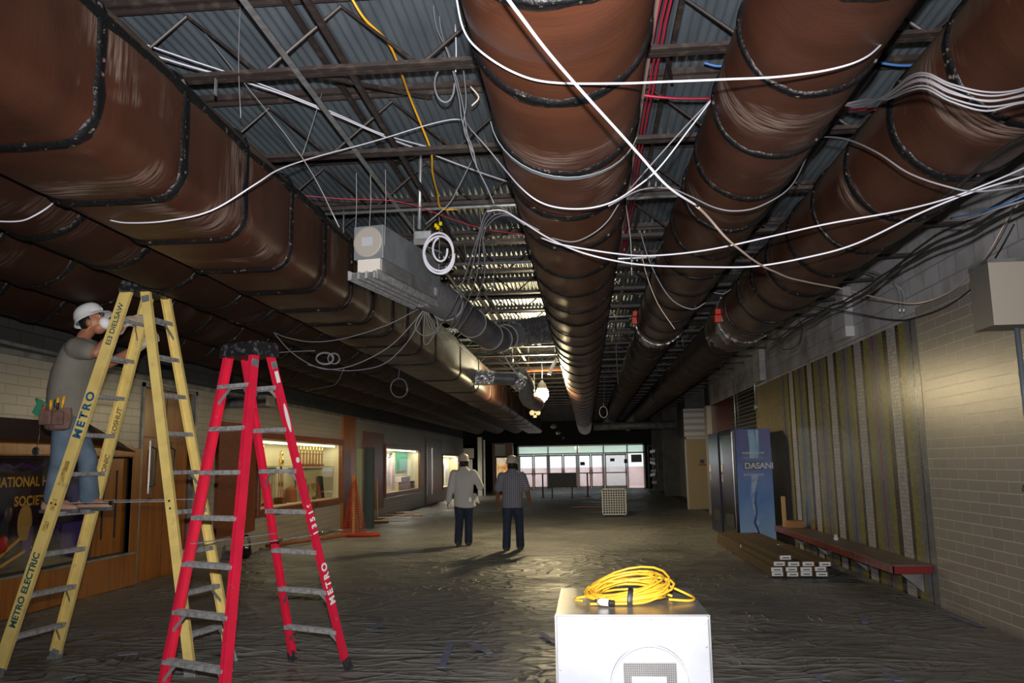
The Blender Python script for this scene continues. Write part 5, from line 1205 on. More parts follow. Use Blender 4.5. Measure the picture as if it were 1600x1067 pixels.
# ================================================================ FLOOR SHEET
def sheet():
    g = G(); xs = [-6.38 + .055 * i for i in range(184)]; ys = []; y = 1.2
    while y < 46: ys.append(y); y += .05 if y < 14 else .14
    for y in ys:
        for x in xs:
            wx = x + .5 * noise.noise(V((x * .5, y * .5, 3))); wy = y + .5 * noise.noise(V((x * .5, y * .5, 11)))
            h = .012 + .010 * noise.noise(V((wx * .7, wy * 1.1, 0))) + .005 * noise.noise(V((wx * 2.4, wy * 3.4, 5)))
            for q, (cx_, cy_, am) in enumerate(((.30, 1.15, .020), (.75, .70, .012), (-.35, .95, .014))):
                r_ = abs(noise.noise(V((wx * cx_ * .9, wy * cy_ * .9 + wx * cx_ * .5, 20 + q * 7))))
                h += am * max(0, 1 - r_ * 9) ** 2 * max(0, .55 + 1.2 * noise.noise(V((x * .4, y * .4, 40 + q))))
            g.v.append(V((x, y, max(.003, h))))
    n = len(xs)
    for j in range(len(ys) - 1):
        for i in range(n - 1): g.f.append((j * n + i, j * n + i + 1, (j + 1) * n + i + 1, (j + 1) * n + i))
    return tag(g.build('plastic_sheeting', MT['sheet'], smooth=True), 'wrinkled dusty black plastic sheeting covering the whole floor', 'plastic sheeting')
sheet()
tapes = [((705, 1005), (690, 1045), 'forked strip of bluish tape on the sheeting left of the metal box'), ((735, 1005), (765, 1022), 'short bluish tape piece joining the forked strip'), ((578, 985), (600, 972), 'bluish tape scrap between red ladder foot and the forked strip'),
         ((845, 990), (866, 1004), 'tape patch touching the left side of the metal box'), ((1345, 960), (1352, 975), 'bluish tape patch on sheeting beyond the bench end'), ((1275, 1056), (1292, 1066), 'tape scrap at bottom edge right of the metal box'), ((1380, 1050), (1405, 1066), 'right hand of two tape scraps at the bottom edge'), ((1475, 958), (1535, 980), 'thin blue tape line at the foot of the right wall'), ((185, 1025), (215, 1022), 'bluish tape strip between the ladders at the bottom'), ((95, 1062), (130, 1055), 'bluish tape strip at bottom left by the yellow ladder foot')]
for a, b_, lab in tapes:
    p, q = P(*a, Z=.03), P(*b_, Z=.03); d = q - p; s = V((-d.y, d.x, 0)).normalized() * .028; rg = []
    for i in range(7):
        t = i / 6; c = p.lerp(q, t) + V((0, 0, .012 + .006 * noise.noise(V((i * .6, p.x, 0))))); w_ = s * (1 + .3 * noise.noise(V((i, p.y, 0)))); rg.append([c - w_, c + w_, c + w_ - V((0, 0, .004)), c - w_ - V((0, 0, .004))])
    tag(G().rings(rg).build('tape_strip', MT['bluetape']), lab, 'tape')

# ================================================================ METAL BOX AND CORD
MT['greyscr'] = mat('dark_screen_void', (.07, .07, .075), .6)
def scrubber():
    x0, x1, y0, y1, z1 = -.135, .440, 3.30, 3.98, 1.02
    root = thing('air_scrubber', ((x0 + x1) / 2, (y0 + y1) / 2, 0), 'shiny metal box unit with round screened outlet in the foreground, yellow cord on top', 'air scrubber')
    G().box(x0, x1, y0, y1, .10, z1 - .004).build('cabinet', MT['alus'], root, bevel=.004)
    G().box(x0 - .004, x1 + .004, y0 - .004, y1 + .004, z1 - .004, z1 + .002).build('lid', MT['alut'], root, bevel=.002)
    for x in (x0 + .012, x1 - .012):
        for i in range(9): G().lathe((x, y0, z1 - .03 - i * .085), [(.006, 0), (.005, .003), (0, .004)], 8, (0, -1, 0)).build('rivet', MT['alu'], root)
    for i in range(7): G().lathe((x0 + .15 + i * .07, y0, z1 - .013), [(.006, 0), (.005, .003), (0, .004)], 8, (0, -1, 0)).build('rivet', MT['alu'], root)
    for x in (x0 - .006, x1 + .0): G().box(x, x + .006, y0 - .006, y0 + .03, .12, z1).build('corner_angle', MT['alut'], root)
    cx, cz, r = .213, .765, .150
    g = G(); ring = []
    g.rings([[V((cx + rr * math.cos(t), y, cz + rr * math.sin(t))) for t in [2 * math.pi * i / 48 for i in range(48)]] for rr, y in ((r, y0), (r, y0 - .03), (r - .006, y0 - .03), (r - .006, y0 - .002))], cap=False); g.build('outlet_collar', MT['alus'], root, smooth='auto')
    G().lathe((cx, y0 - .0, cz), [(r - .006, 0), (r - .006, .004), (0, .004)], 48, (0, -1, 0)).build('outlet_plate', MT['alus'], root)
    zt = cz + .082; G().box(cx - .098, cx + .098, y0 - .012, y0 - .005, cz - .11, zt).build('screen_back', MT['greyscr'], root)
    g = G()
    for i in range(26): x = cx - .098 + .196 * i / 25; g.box(x - .0012, x + .0012, y0 - .016, y0 - .012, cz - .11, zt)
    for i in range(25): z = cz - .11 + (zt - cz + .11) * i / 24; g.box(cx - .098, cx + .098, y0 - .017, y0 - .013, z - .0012, z + .0012)
    g.build('wire_screen', MT['alut'], root)
    G().box(cx - .07, cx + .06, y0 - .019, y0 - .015, cz - .09, cz + .035).build('inner_baffle', MT['galv'], root)
    for x in (x0 + .07, x1 - .07):
        for y in (y0 + .08, y1 - .08):
            c = G().cyl((x - .018, y, .05), (x + .018, y, .05), .05, 16).box(x - .022, x + .022, y - .02, y + .02, .06, .11).build('caster', MT['rubber'], root)
scrubber()
def cordcoil():
    cx, cy, z0 = .155, 3.62, 1.022; rc = random.Random(5); root = thing('extension_cord', (cx, cy, z0), 'yellow extension cord coiled in a heap on the metal box', 'cord')
    pts = []; turns = 17
    for i in range(turns * 16):
        t = i / 16; a = 2 * math.pi * t; k = t / turns
        ph = int(t); rr = random.Random(ph); ox, oy = rr.uniform(-.03, .03), rr.uniform(-.03, .03); rx, ry = rr.uniform(.13, .21), rr.uniform(.10, .17); tilt = rr.uniform(-.10, .10); up_ = .008 + .075 * (1 - abs(2 * k - 1)) * rr.uniform(.3, 1)
        nx = random.Random(ph + 1); f = t - ph; ox = ox * (1 - f) + nx.uniform(-.03, .03) * f; 
        c_, s_ = math.cos(a), math.sin(a); h = z0 + .008 + up_ * (.55 + .45 * math.sin(a + rr.uniform(0, .6))) + abs(tilt) * .3 * (1 + c_)
        pts.append(V((cx + ox + rx * c_, cy + oy + ry * s_, h + .045 * max(0, s_) * rr.random())))
    # smooth jumps between turns
    for _ in range(3): pts = [pts[0]] + [(pts[i - 1] + pts[i] * 2 + pts[i + 1]) / 4 for i in range(1, len(pts) - 1)] + [pts[-1]]
    for p in pts: p.z = max(p.z, z0 + .007)
    G().tube(pts, .0055, 7).build('cord', MT['cab_yc'], root, smooth=True)
    for q in ([(-.19, -.08, .012), (-.22, -.05, .012), (-.21, -.02, .015), (-.13, -.04, .03)], [(.16, -.10, .02), (.24, -.08, .012), (.27, -.03, .012), (.25, .03, .02), (.15, .09, .06)], [(-.16, -.13, .008), (-.05, -.14, .01), (.05, -.13, .012), (.12, -.11, .03)]):
        G().tube(spline([V((cx + a, cy + b_, z0 + c)) for a, b_, c in q], 8), .0055, 7).build('cord_loop', MT['cab_yc'], root, smooth=True)
    p = V((cx - .125, cy - .155, z0 + .022)); G().tube([p, p + V((.012, -.012, .0)), p + V((.04, -.02, -.002))], [.012, .015, .014], 12).build('clear_plug', MT['white'], root, smooth=True)
    q = p + V((.04, -.02, -.002)); G().tube([q, q + V((.022, -.008, -.002))], [.012, .012], 10).build('plug_face', MT['black'], root)
    for dy in (-.004, .004): G().beam(p + V((0, dy, 0)), p + V((-.014, .008 + dy, .006)), .002, .006).build('prong', MT['chrome'], root)
    tp = V((cx + .0, cy - .150, z0)); G().tube(spline([tp + V((0, -.012, .004)), tp + V((0, -.016, .03)), tp + V((.005, .0, .062)), tp + V((.008, .04, .07))], 5), (.012, .004) and [(.011, .004)] * 16, 8).build('velcro_tie', MT['black'], root)
cordcoil()

# ================================================================ RIGHT SIDE
def bench():
    y0, y1, xf, z = 9.62, 15.4, XR - .005 - .42, .43
    root = thing('bench', (XR - .2, (y0 + y1) / 2, 0), 'long red tiled wall bench under the striped mosaic', 'bench')
    G().box(xf + .01, XR - .01, y0 + .01, y1, z - .095, z - .01).build('seat_slab', MT['pine'], root)
    g = G().box(xf, XR - .01, y0, y1, z - .012, z); G_ = g.build('seat_top', brick_top, root)
    G().box(xf, xf + .012, y0, y1, z - .095, z - .012)  .box(xf, XR - .01, y0, y0 + .012, z - .095, z - .012).build('edge_tile', edge_t, root)
    for y in (9.9, 11.8, 13.7, 15.2): G().prism([(XR - .01, y, z - .10), (XR - .01, y, z - .34), (xf + .14, y, z - .10)], (0, .04, 0)).build('bracket', MT['galvd'], root)
brick_top = brickmat('bench_tile_top', (.19, .135, .125), (.15, .095, .088), (.14, .11, .10), .2, .2, .006, .45, flat=True)
nt_ = brick_top.node_tree
for n_ in nt_.nodes:
    if n_.bl_idname == 'ShaderNodeCombineXYZ':
        sep = [q for q in nt_.nodes if q.bl_idname == 'ShaderNodeSeparateXYZ'][0]; nt_.links.new(sep.outputs['X'], n_.inputs[1])
edge_t = brickmat('bench_tile_edge', (.22, .022, .02), (.18, .02, .016), (.40, .30, .26), .2, .3, .006, .3, flat=True)
bench()
tag(G().box(XR - .36, XR - .30, 15.0, 15.06, .43, .95).build('wooden_stake', MT['pine']), 'pale wooden stake standing at the far end of the tiled bench', 'stake')
tag(G().box(XR - .33, XR - .08, 14.7, 14.95, .43, .55).build('wood_block', MT['woodb'], bevel=.01), 'orange brown wooden block on the far end of the bench', 'block')
tag(G().lathe((XR - .18, 12.55, .43), [(.03, 0), (.035, .03), (.02, .05), (.03, .07), (.008, .08)], 10).build('drink_cup', MT['white'], smooth='auto'), 'small crumpled white cup on the tiled bench', 'cup')

# long cartons with labelled ends, three layers
def carton(first=None, loc=None, label=None, L_=2.36, rz=0):
    if first is None:
        r = thing('carton', (0, 0, 0), label, 'carton', 'long cartons stacked on the floor'); w_, h_ = .178, .066
        G().box(-w_ / 2, w_ / 2, 0, L_, 0, h_).build('box', MT['card'], r, bevel=.004)
        e = G().box(-w_ / 2 + .012, w_ / 2 - .022, -.003, 0, .006, h_ - .006).build('end_label', MT['cardw'], r)
        G().box(-.045, .045, -.005, -.003, .022, .036).build('print_bar', MT['print'], e)
        G().box(-.03, .05, .25, .33, h_, h_ + .0008).build('top_print', MT['cardd'], r)
        return r
    return dup(first, loc, label, rz)
MT['print'] = mat('carton_print', (.08, .08, .10), .7); MT['cardd'] = mat('carton_dark_print', (.08, .05, .03), .8)
c0 = None
layers = [(0, [2.52, 2.71, 2.90, 3.09]), (1, [2.50, 2.695, 2.885, 3.08]), (2, [2.55, 2.73, 2.92, 3.13]), (2.02, [])]
nm = ['bottom', 'middle', 'top']; pos = ['first', 'second', 'third', 'fourth']
for li, xs_ in layers:
    for i, x in enumerate(xs_):
        lab = 'long brown carton with white end label, %s layer, %s from the left, nearer stack' % (nm[int(li)], pos[i])
        loc = (x, 11.72 + rnd.uniform(-.05, .05), .03 + int(li) * .068)
        if c0 is None: c0 = carton(label=lab); c0.location = loc; _base[c0.name] = V(loc); c0['label'] = lab
        else: carton(c0, loc, lab, rz=rnd.uniform(-.012, .012))
x = carton(c0, (2.66, 11.86, .03 + 3 * .068), 'long brown carton with white end label lying on top of the nearer stack', rz=.02)
for li in (0, 1, 2):
    for i, x in enumerate((2.53, 2.72, 2.91, 3.10)):
        carton(c0, (x, 14.12, .03 + li * .068), 'long brown carton, %s layer, %s from the left, farther stack' % (('bottom', 'middle', 'top')[li], pos[i]))

def vending(first_y0, first_y1, label, blue=False):
    x0, x1 = 2.78, 3.50; y0, y1, z1 = first_y0, first_y1, 2.18
    root = thing('vending_machine', ((x0 + x1) / 2, (y0 + y1) / 2, 0), label, 'vending machine')
    G().box(x0 + .06, x1, y0, y1, .03, z1).build('cabinet', MT['vendblue'] if blue else MT['vendk'], root, bevel=.006)
    G().box(x0, x0 + .065, y0, y1, .05, z1).build('front_door', MT['vendk'] if blue else MT['vendn'], root, bevel=.012)
    G().box(x0 - .004, x0, y0 + .05, y1 - .32, .75, z1 - .1).build('front_panel', MT['vendn'], root)
    G().box(x0 - .01, x0, y1 - .24, y1 - .08, 1.35, 1.5).build('coin_panel', MT['paper'], root)
    G().box(x0 - .01, x0, y1 - .2, y1 - .1, 1.15, 1.3).build('keypad', MT['alu'], root)
    G().box(x0 - .012, x0, y0 + .15, y1 - .4, .3, .55).build('delivery_flap', MT['black'], root, bevel=.004)
    G().box(x0 - .008, x0 + .004, y0 + .0, y0 + .012, .1, z1 - .05).build('door_trim', MT['chrome'], root)
    if blue:
        X_, Z_ = x0 + .06, y0 - .0025
        g = G()
        # splash of water drawn as pale strips
        for pts, w_ in (([(3.14, 2.16), (3.16, 1.85), (3.15, 1.62)], .06), ([(3.25, 2.16), (3.25, 1.8), (3.22, 1.62)], .03)):
            for a, b_ in zip(pts[:-1], pts[1:]): g.add([(a[0] - w_, Z_, a[1]), (a[0] + w_, Z_, a[1]), (b_[0] + w_, Z_, b_[1]), (b_[0] - w_, Z_, b_[1])], [(0, 1, 2, 3)])
        g.build('pale_water_column', MT['wat1'], root)
        g = G(); pl = [(3.17, 1.30, .065), (3.15, 1.15, .05), (3.10, .95, .03), (3.12, .75, .025), (3.14, .55, .035), (3.18, .3, .05), (3.20, .08, .06)]
        for a, b_ in zip(pl[:-1], pl[1:]): g.add([(a[0] - a[2], Z_, a[1]), (a[0] + a[2], Z_, a[1]), (b_[0] + b_[2], Z_, b_[1]), (b_[0] - b_[2], Z_, b_[1])], [(0, 1, 2, 3)])
        g.build('pouring_water', MT['wat2'], root)
        g = G(); pl = [(3.19, 1.0, .012), (3.15, .8, .02), (3.17, .6, .015), (3.12, .42, .022), (3.19, .22, .02), (3.15, .06, .03)]
        for a, b_ in zip(pl[:-1], pl[1:]): g.add([(a[0] - a[2], Z_ - .001, a[1]), (a[0] + a[2], Z_ - .001, a[1]), (b_[0] + b_[2], Z_ - .001, b_[1]), (b_[0] - b_[2], Z_ - .001, b_[1])], [(0, 1, 2, 3)])
        g.build('blue_ripple', MT['wat3'], root)
        G().box(2.97, 3.34, Z_ - .003, Z_ + .001, 1.40, 1.56).build('logo_plate', MT['wat4'], root)
        lettering(root, 'DASANI', (2.985, Z_ - .004, 1.425), (1, 0, 0), (0, 0, 1), .115, MT['white'], 'logo_lettering', .02, .93)
        lettering(root, 'PURIFIED WATER', (2.96, Z_ - .002, 1.70), (1, 0, 0), (0, 0, 1), .038, MT['white'], 'small_lettering', .01)
        lettering(root, 'PURIFIED WATER', (2.96, Z_ - .002, 1.62), (1, 0, 0), (0, 0, 1), .02, MT['white'], 'small_lettering', .01, 1.9)
        lettering(root, 'REFRESHING', (2.96, Z_ - .002, 1.29), (1, 0, 0), (0, 0, 1), .042, MT['white'], 'small_lettering', .01, 1.2)
def bluegrad():
    m = bpy.data.materials.new('printed_blue_panel'); m.use_nodes = True; nt = m.node_tree; N = nt.nodes; L = nt.links; b = N['Principled BSDF']; b.inputs['Roughness'].default_value = .3
    tc = N.new('ShaderNodeTexCoord'); sp = N.new('ShaderNodeSeparateXYZ'); L.new(tc.outputs['Object'], sp.inputs[0]); mr = N.new('ShaderNodeMapRange'); mr.inputs[1].default_value = 0; mr.inputs[2].default_value = 2.1; L.new(sp.outputs['Z'], mr.inputs[0])
    nz = N.new('ShaderNodeTexNoise'); nz.inputs['Scale'].default_value = 4; L.new(tc.outputs['Object'], nz.inputs['Vector']); ad = N.new('ShaderNodeMath'); ad.operation = 'MULTIPLY_ADD'; ad.inputs[1].default_value = .25; L.new(nz.outputs[0], ad.inputs[0]); L.new(mr.outputs[0], ad.inputs[2])
    cr = N.new('ShaderNodeValToRGB'); e = cr.color_ramp.elements; e[0].position = .1; e[0].color = (.42, .62, .85, 1); e[1].position = 1.05 - .05; e[1].color = (.03, .05, .24, 1); q = e.new(.55); q.color = (.09, .24, .58, 1); L.new(ad.outputs[0], cr.inputs[0]); L.new(cr.outputs[0], b.inputs['Base Color']); return m
MT['vendblue'] = bluegrad(); MT['wat1'] = mat('pale_cyan_print', (.16, .38, .62), .3, col2=(.35, .55, .70), nscale=5); MT['wat2'] = mat('pale_water_print', (.55, .66, .75), .3, col2=(.20, .36, .58), nscale=9); MT['wat3'] = mat('deep_blue_print', (.02, .06, .30), .3); MT['wat4'] = mat('dark_logo_plate', (.01, .03, .09), .3)
vending(16.25, 17.75, 'vending machine with blue bottled water side panel, nearer of the two', True)
vending(18.0, 19.4, 'dark vending machine standing behind the blue sided one')

# electrical box, conduit and switch
def ebox():
    x0, y0, y1, z0, z1 = XR - .34, 7.05, 7.40, 2.66, 3.19
    root = thing('electrical_enclosure', (XR - .17, 7.2, z0), 'beige metal wall box high on the right wall', 'electrical box')
    G().box(x0, XR - .002, y0 + .004, y1, z0, z1).build('enclosure_body', MT['shadedbox'], root, bevel=.004)  # shade on the oblique sides is in this colour; flash-lit front is lighter
    G().box(x0, XR - .002, y0, y0 + .006, z0, z1).build('front_face', MT['tancase'], root, bevel=.003)
    G().box(x0 - .004, XR - .002, y0 - .004, y1, z1, z1 + .03).build('top_flange', MT['galvd'], root)
ebox()
pipe('grey conduit dropping from the beige wall box', [(XR - .06, 7.26, 2.66), (XR - .06, 7.26, 1.42)], .022, 'condb', k=0) if False else None
MT['condb'] = mat('blue_grey_conduit', (.22, .27, .32), .4, .3)
pipe('blue grey conduit dropping from the beige wall box', [(XR - .06, 7.26, 2.66), (XR - .06, 7.26, 1.40)], .022, 'condb', k=0)
def switch():
    c = V((XR - .05, 7.27, 1.24)); root = thing('switch_box', c, 'grey cast switch box on the right wall at the end of the conduit', 'switch')
    G().lathe(c + V((.045, 0, 0)), [(.075, 0), (.08, .02), (.07, .07), (.0, .075)], 18, (-1, 0, 0)).build('cast_body', MT['condb'], root, smooth='auto')
    G().box(c.x - .04, c.x + .045, c.y - .04, c.y + .04, c.z + .04, c.z + .17).build('neck', MT['condb'], root, bevel=.01)
    G().lathe(c + V((-.03, 0, 0)), [(.03, 0), (.03, .02), (0, .022)], 12, (-1, 0, 0)).build('black_knob', MT['black'], root)
    G().tube(spline([c + V((-.02, -.03, .08)), c + V((-.06, .04, .11)), c + V((-.06, .07, .06)), c + V((-.02, .05, .05))], 4), .004, 5).build('wire_tail', MT['cab_k'], root)
switch()

# open tan door on the right, farther on
d = struct(G().box(3.30, 4.15, 28.0, 28.05, .01, 2.3).build('door_9', MT['tand'], bevel=.004))
G().box(3.25, 3.30, 27.98, 28.08, 0, 2.36).box(3.25, 4.2, 27.98, 28.08, 2.3, 2.36).build('door_frame', MT['tancase'], d)
G().box(3.72, 3.86, 27.985, 28.0, 1.50, 1.62).build('door_sign', MT['black'], d); G().box(3.66, 3.92, 27.985, 28.0, 1.42, 1.48).build('door_strip', mat('rust_strip', (.30, .08, .03), .6), d)
struct(G().box(3.25, 4.25, 28.0, 28.08, 2.36, 3.3).build('trim_7', MT['brickR']))
tag(G().box(XR - .02, XR, 24.2, 24.8, 1.3, 2.1).build('wall_notice', MT['paper']), 'pale notice board on the right wall past the vending machines', 'notice')

# ================================================================ LEFT SIDE: DISPLAY CASES
def case(label, y0, y1, z0, z1, m, back, depth=.42, light=None, fr=.14, mull=(), out=.05, lcol=(1, .9, .62)):
    root = thing('display_case', (XL, (y0 + y1) / 2, z0), label, 'display case')
    g = G(); f = fr
    g.box(XL - .01, XL + out, y0 - f, y1 + f, z1, z1 + f).box(XL - .01, XL + out, y0 - f, y1 + f, z0 - f, z0).box(XL - .01, XL + out, y0 - f, y0, z0, z1).box(XL - .01, XL + out, y1, y1 + f, z0, z1)
    for y in mull: g.box(XL - .01, XL + out * .8, y - .03, y + .03, z0, z1)
    g.build('frame', m, root, bevel=.008)
    xb = XL - depth
    G().box(xb - .02, xb, y0, y1, z0, z1).build('back_panel', back, root)
    G().box(xb, XL, y0, y0 + .02, z0, z1).box(xb, XL, y1 - .02, y1, z0, z1).box(xb, XL, y0, y1, z0, z0 + .02).box(xb, XL, y0, y1, z1 - .02, z1).build('liner', back, root)
    G().box(XL - .03, XL - .024, y0, y1, z0 + .02, z1 - .02).build('glass_pane', MT['glass'], root)
    if light:
        G().cyl((XL - .10, y0 + .1, z1 - .05), (XL - .10, y1 - .1, z1 - .05), .019, 10).build('light_tube', emat('tube_glow', lcol, 7), root)
        lamp('case_light', 'AREA', (XL - .11, (y0 + y1) / 2, z1 - .075), light, lcol, .06, (y1 - y0) * .95, rot=(0, 0, 0))
    return root
# honour society case, unlit
cs = case('wood framed glass display case with gold letters on black, behind the yellow ladder', 7.0, 11.2, .47, 1.78, MT['wood'], MT['navy'], .38, None, .02, out=.06)
G().box(XL - .30, XL - .02, 10.45, 11.18, .49, 1.76).build('side_cabinet', MT['wood'], cs); G().box(XL - .02, XL - .01, 10.62, 10.645, .7, 1.6).box(XL - .02, XL - .01, 10.93, 10.955, .7, 1.6).build('dark_slot', MT['navy'], cs)
G().box(XL - .30, XL - .02, 10.22, 10.42, .49, 1.76).build('purple_drape', MT['purple'], cs)
xb = XL - .375
lettering(cs, 'NATIONAL HONOR', (xb, 9.02, 1.43), (0, 1, 0), (0, 0, 1), .115, MT['gold'], 'gold_lettering', .03, 1.02)
lettering(cs, 'SOCIETY', (xb, 9.40, 1.20), (0, 1, 0), (0, 0, 1), .115, MT['gold'], 'gold_lettering', .03, 1.05)
tag(G().prism([(XL - .02, 7, 2.22), (XL + .26, 7, 1.96), (XL - .02, 7, 1.92)], (0, 3.2, 0)).add([(XL - .02, 10.2, 2.22), (XL + .26, 10.2, 1.96), (XL - .02, 10.2, 1.92), (XL + .0, 11.35, 1.86), (XL + .04, 11.35, 1.84), (XL - .02, 11.35, 1.82)], [(0, 1, 4, 3), (1, 2, 5, 4), (2, 0, 3, 5), (3, 4, 5)]).build('canopy', MT['hood']), 'dark brown sloped canopy over the display case at far left', 'canopy')
struct(G().box(XL, XL + .05, 7, 11.2, 1.78, 1.94).box(XL, XL + .06, 7, 11.4, .02, .45).box(XL, XL + .05, 11.2, 11.42, .45, 1.9).build('trim_8', MT['wood']))
tag(G().box(XL + .0, XL + .09, 7, 11.3, .45, .475).build('case_ledge', MT['galvd']), 'pale metal ledge under the case with gold letters', 'ledge')
rr4 = random.Random(11)
for i, (y, z, a, b_, m_) in enumerate(((8.62, .86, .07, .12, 'ochre'), (9.55, 1.0, .13, .22, 'ochre'), (9.2, .78, .09, .1, 'redp'), (10.02, 1.03, .08, .12, 'rust'), (9.25, 1.12, .06, .1, 'hood'))):
    tag(G().ball((XL - .33, y, z), .03, a, b_, 14, 8).build('paper_mask', MT[m_], smooth=True), ('small ochre oval paper mask in the black case, lowest left', 'large ochre oval paper mask in the black case, behind the ladder rail', 'reddish round cutout low in the black case', 'rust coloured round mask right in the black case', 'dim brown cutout in the middle of the black case')[i], 'mask')
tag(G().tube([(XL - .34, 9.0, .55), (XL - .34, 9.55, .85), (XL - .34, 9.7, .7), (XL - .34, 9.2, .53)], .02, 6).build('paper_star', MT['gold']), 'gold outlined star cutout at bottom of the black case', 'star')
tag(G().tube([(XL - .345, 9.62, .6), (XL - .345, 9.66, .95)], .05, 8).build('purple_ribbon', MT['purple']), 'purple ribbon hanging below the large mask in black case', 'ribbon')
for lab, y, z0, z1 in (('purple tinsel strand at left of the black case', 8.42, .75, 1.65), ('purple tinsel strand right of the black case', 10.12, .7, 1.2)):
    pts = [(XL - .3, y + .03 * math.sin(i * 1.7), z0 + (z1 - z0) * i / 20) for i in range(21)]; tag(G().tube(pts, [.018 + .016 * (i % 2) for i in range(21)], 6).build('tinsel', MT['tinsel']), lab, 'tinsel')
pts = [(XL - .3, 8.45 + 1.5 * i / 24, 1.67 + .03 * math.sin(i * .9)) for i in range(25)]; tag(G().tube(pts, [.014 + .014 * (i % 2) for i in range(25)], 6).build('tinsel', MT['tinsel']), 'purple tinsel garland along the top of the black case', 'tinsel')

# trophy case
case('lit trophy case with brown wood frame behind the red ladder', 15.75, 21.15, .80, 2.16, MT['woodd'], MT['cream'], .42, 16, .13, (), .10)
struct(G().box(XL, XL + .05, 13.95, 15.62, .42, 2.42).build('trim_9', MT['woodd'])); struct(G().box(XL, XL + .06, 21.35, 22.5, 0, 2.93).build('trim_10', MT['wood']))
for z, a, b_ in ((1.62, 15.8, 17.9), (1.60, 18.6, 21.1)):
    tag(G().box(XL - .40, XL - .12, a, b_, z, z + .012).build('glass_shelf', mat('shelf_edge_%d' % int(a), (.45, .48, .40), .2)), 'shelf in the trophy case, %s part' % ('left' if a < 17 else 'right'), 'shelf')
MT['colw'] = mat('amber_column', (.30, .13, .03), .25, .3)
def trophy(first=None, loc=None, label=None, sc=None):
    if first is None:
        r = thing('trophy', (0, 0, 0), label, 'trophy', 'trophies in the lit case')
        G().box(-.045, .045, -.05, .05, 0, .06).build('base', MT['woodd'], r, bevel=.004)
        g = G()
        for y in (-.035, .035): g.cyl((0, y, .06), (0, y, .30), .011, 8)
        g.box(-.03, .03, -.05, .05, .30, .315); g.build('column', MT['colw'], r)
        g = G(); g.lathe((0, 0, .315), [(.018, 0), (.008, .03), (.02, .05), (.026, .09), (.014, .12), (.018, .15), (.006, .18)], 10); g.build('figure', MT['brass'], r, smooth=True)
        return r
    return dup(first, loc, label, None, sc)
t0 = trophy(label='x'); first = True
def put(y, z, lab, sc=1.0):
    global first
    loc = (XL - .26, y, z)
    if first: t0.location = loc; t0['label'] = lab; _base[t0.name] = V(loc); t0.scale = (sc, sc, sc); first = False
    else: trophy(t0, loc, lab, (sc, sc, sc))
for i, y in enumerate((15.95, 16.2, 16.45, 16.7)): put(y, 1.632, '%s gold trophy from the left on the upper left shelf' % ('first', 'second', 'third', 'fourth')[i], .92)
for i in range(8): put(18.95 + .23 * i, 1.612, '%s gold trophy from the left on the upper right shelf' % ('first', 'second', 'third', 'fourth', 'fifth', 'sixth', 'seventh', 'eighth')[i], 1.0)
for i, y in enumerate((16.6, 16.85, 17.15)): put(y, .82, 'low gold trophy on the case floor, %s from left' % ('first', 'second', 'third')[i], .9)
put(17.75, .82, 'tallest gold trophy in the middle of the lit case', 2.3)
def cup(y, z, s, lab):
    r = thing('trophy_cup', (XL - .25, y, z), lab, 'trophy'); c = V((XL - .25, y, z))
    G().box(c.x - .04, c.x + .04, y - .05, y + .05, z, z + .05).build('base', MT['woodd'], r); G().lathe(c + V((0, 0, .05)), [(.03 * s, 0), (.01 * s, .04 * s), (.012 * s, .1 * s), (.05 * s, .15 * s), (.065 * s, .24 * s), (.06 * s, .24 * s)], 14).build('cup', MT['brass'], r, smooth='auto')
cup(20.0, .82, 1.4, 'gold goblet trophy low right in the lit case'); cup(18.45, .82, 1.2, 'gold goblet on the floor of the lit case, middle')
tag(G().lathe((XL - .26, 18.4, .82), [(.13, 0), (.13, .26), (.10, .32), (.03, .36), (0, .38)], 16).build('orange_jar', MT['rust'], smooth='auto'), 'round orange brown jar on the floor of the lit case', 'jar')
for y, h_, m_, lab in ((19.1, .55, 'alu', 'leaning framed picture, silver edge, in the lit case'), (20.75, .55, 'navy', 'dark framed picture at the right end of the lit case'), (19.6, .5, 'purple', 'dark purple banner card in the lit case')):
    tag(G().beam((XL - .3, y, .82), (XL - .36, y, .82 + h_), .34 if m_ == 'navy' else .12, .02, V((1, 0, 0))).build('framed_picture', MT[m_], bevel=.004), lab, 'picture')
tag(G().tube([(XL - .2, 20.3, .82), (XL - .22, 20.25, 1.1), (XL - .25, 20.15, 1.3)], [.03, .02, .01], 8).build('red_ribbon', MT['redp']), 'red ribbon piece beside the dark picture', 'ribbon')

# second case, costume display; third case
case('lit display case with white costume and green poster, left of the white shirted man', 26.0, 31.4, .72, 2.16, MT['woodd'], MT['cream'], .42, 42, .12, (), .08, (1, .93, .8))
struct(G().box(XL, XL + .04, 23.4, 25.85, .3, 2.6).build('trim_11', MT['woodd']))
tag(G().box(XL, XL + .14, 25.9, 31.6, .56, .60).build('case_ledge', MT['alu']), 'silver ledge under the costume display case', 'ledge')
for i, (y, w_) in enumerate(((26.7, .32), (27.6, .36), (28.3, .25))):
    c = V((XL - .30, y, .75)); g = G(); g.rings([[c + V((.09 * k2 * math.cos(t), w_ * k * (1 + .12 * math.sin(6 * t)) * math.sin(t), z)) for t in [2 * math.pi * j / 24 for j in range(24)]] for k, k2, z in ((1.25, 1, 0), (1.05, 1, .3), (.8, .9, .7), (.55, .8, .9), (.7, .7, 1.15), (.25, .4, 1.22))])
    tag(g.build('white_gown', mat('gown_cloth_%d' % i, (.78, .74, .70) if i != 2 else (.70, .50, .50), .8), smooth=True), ('white gown on display, nearest the left of the costume case', 'widest white gown in the costume case', 'pinkish gown in the middle of the costume case')[i], 'gown')
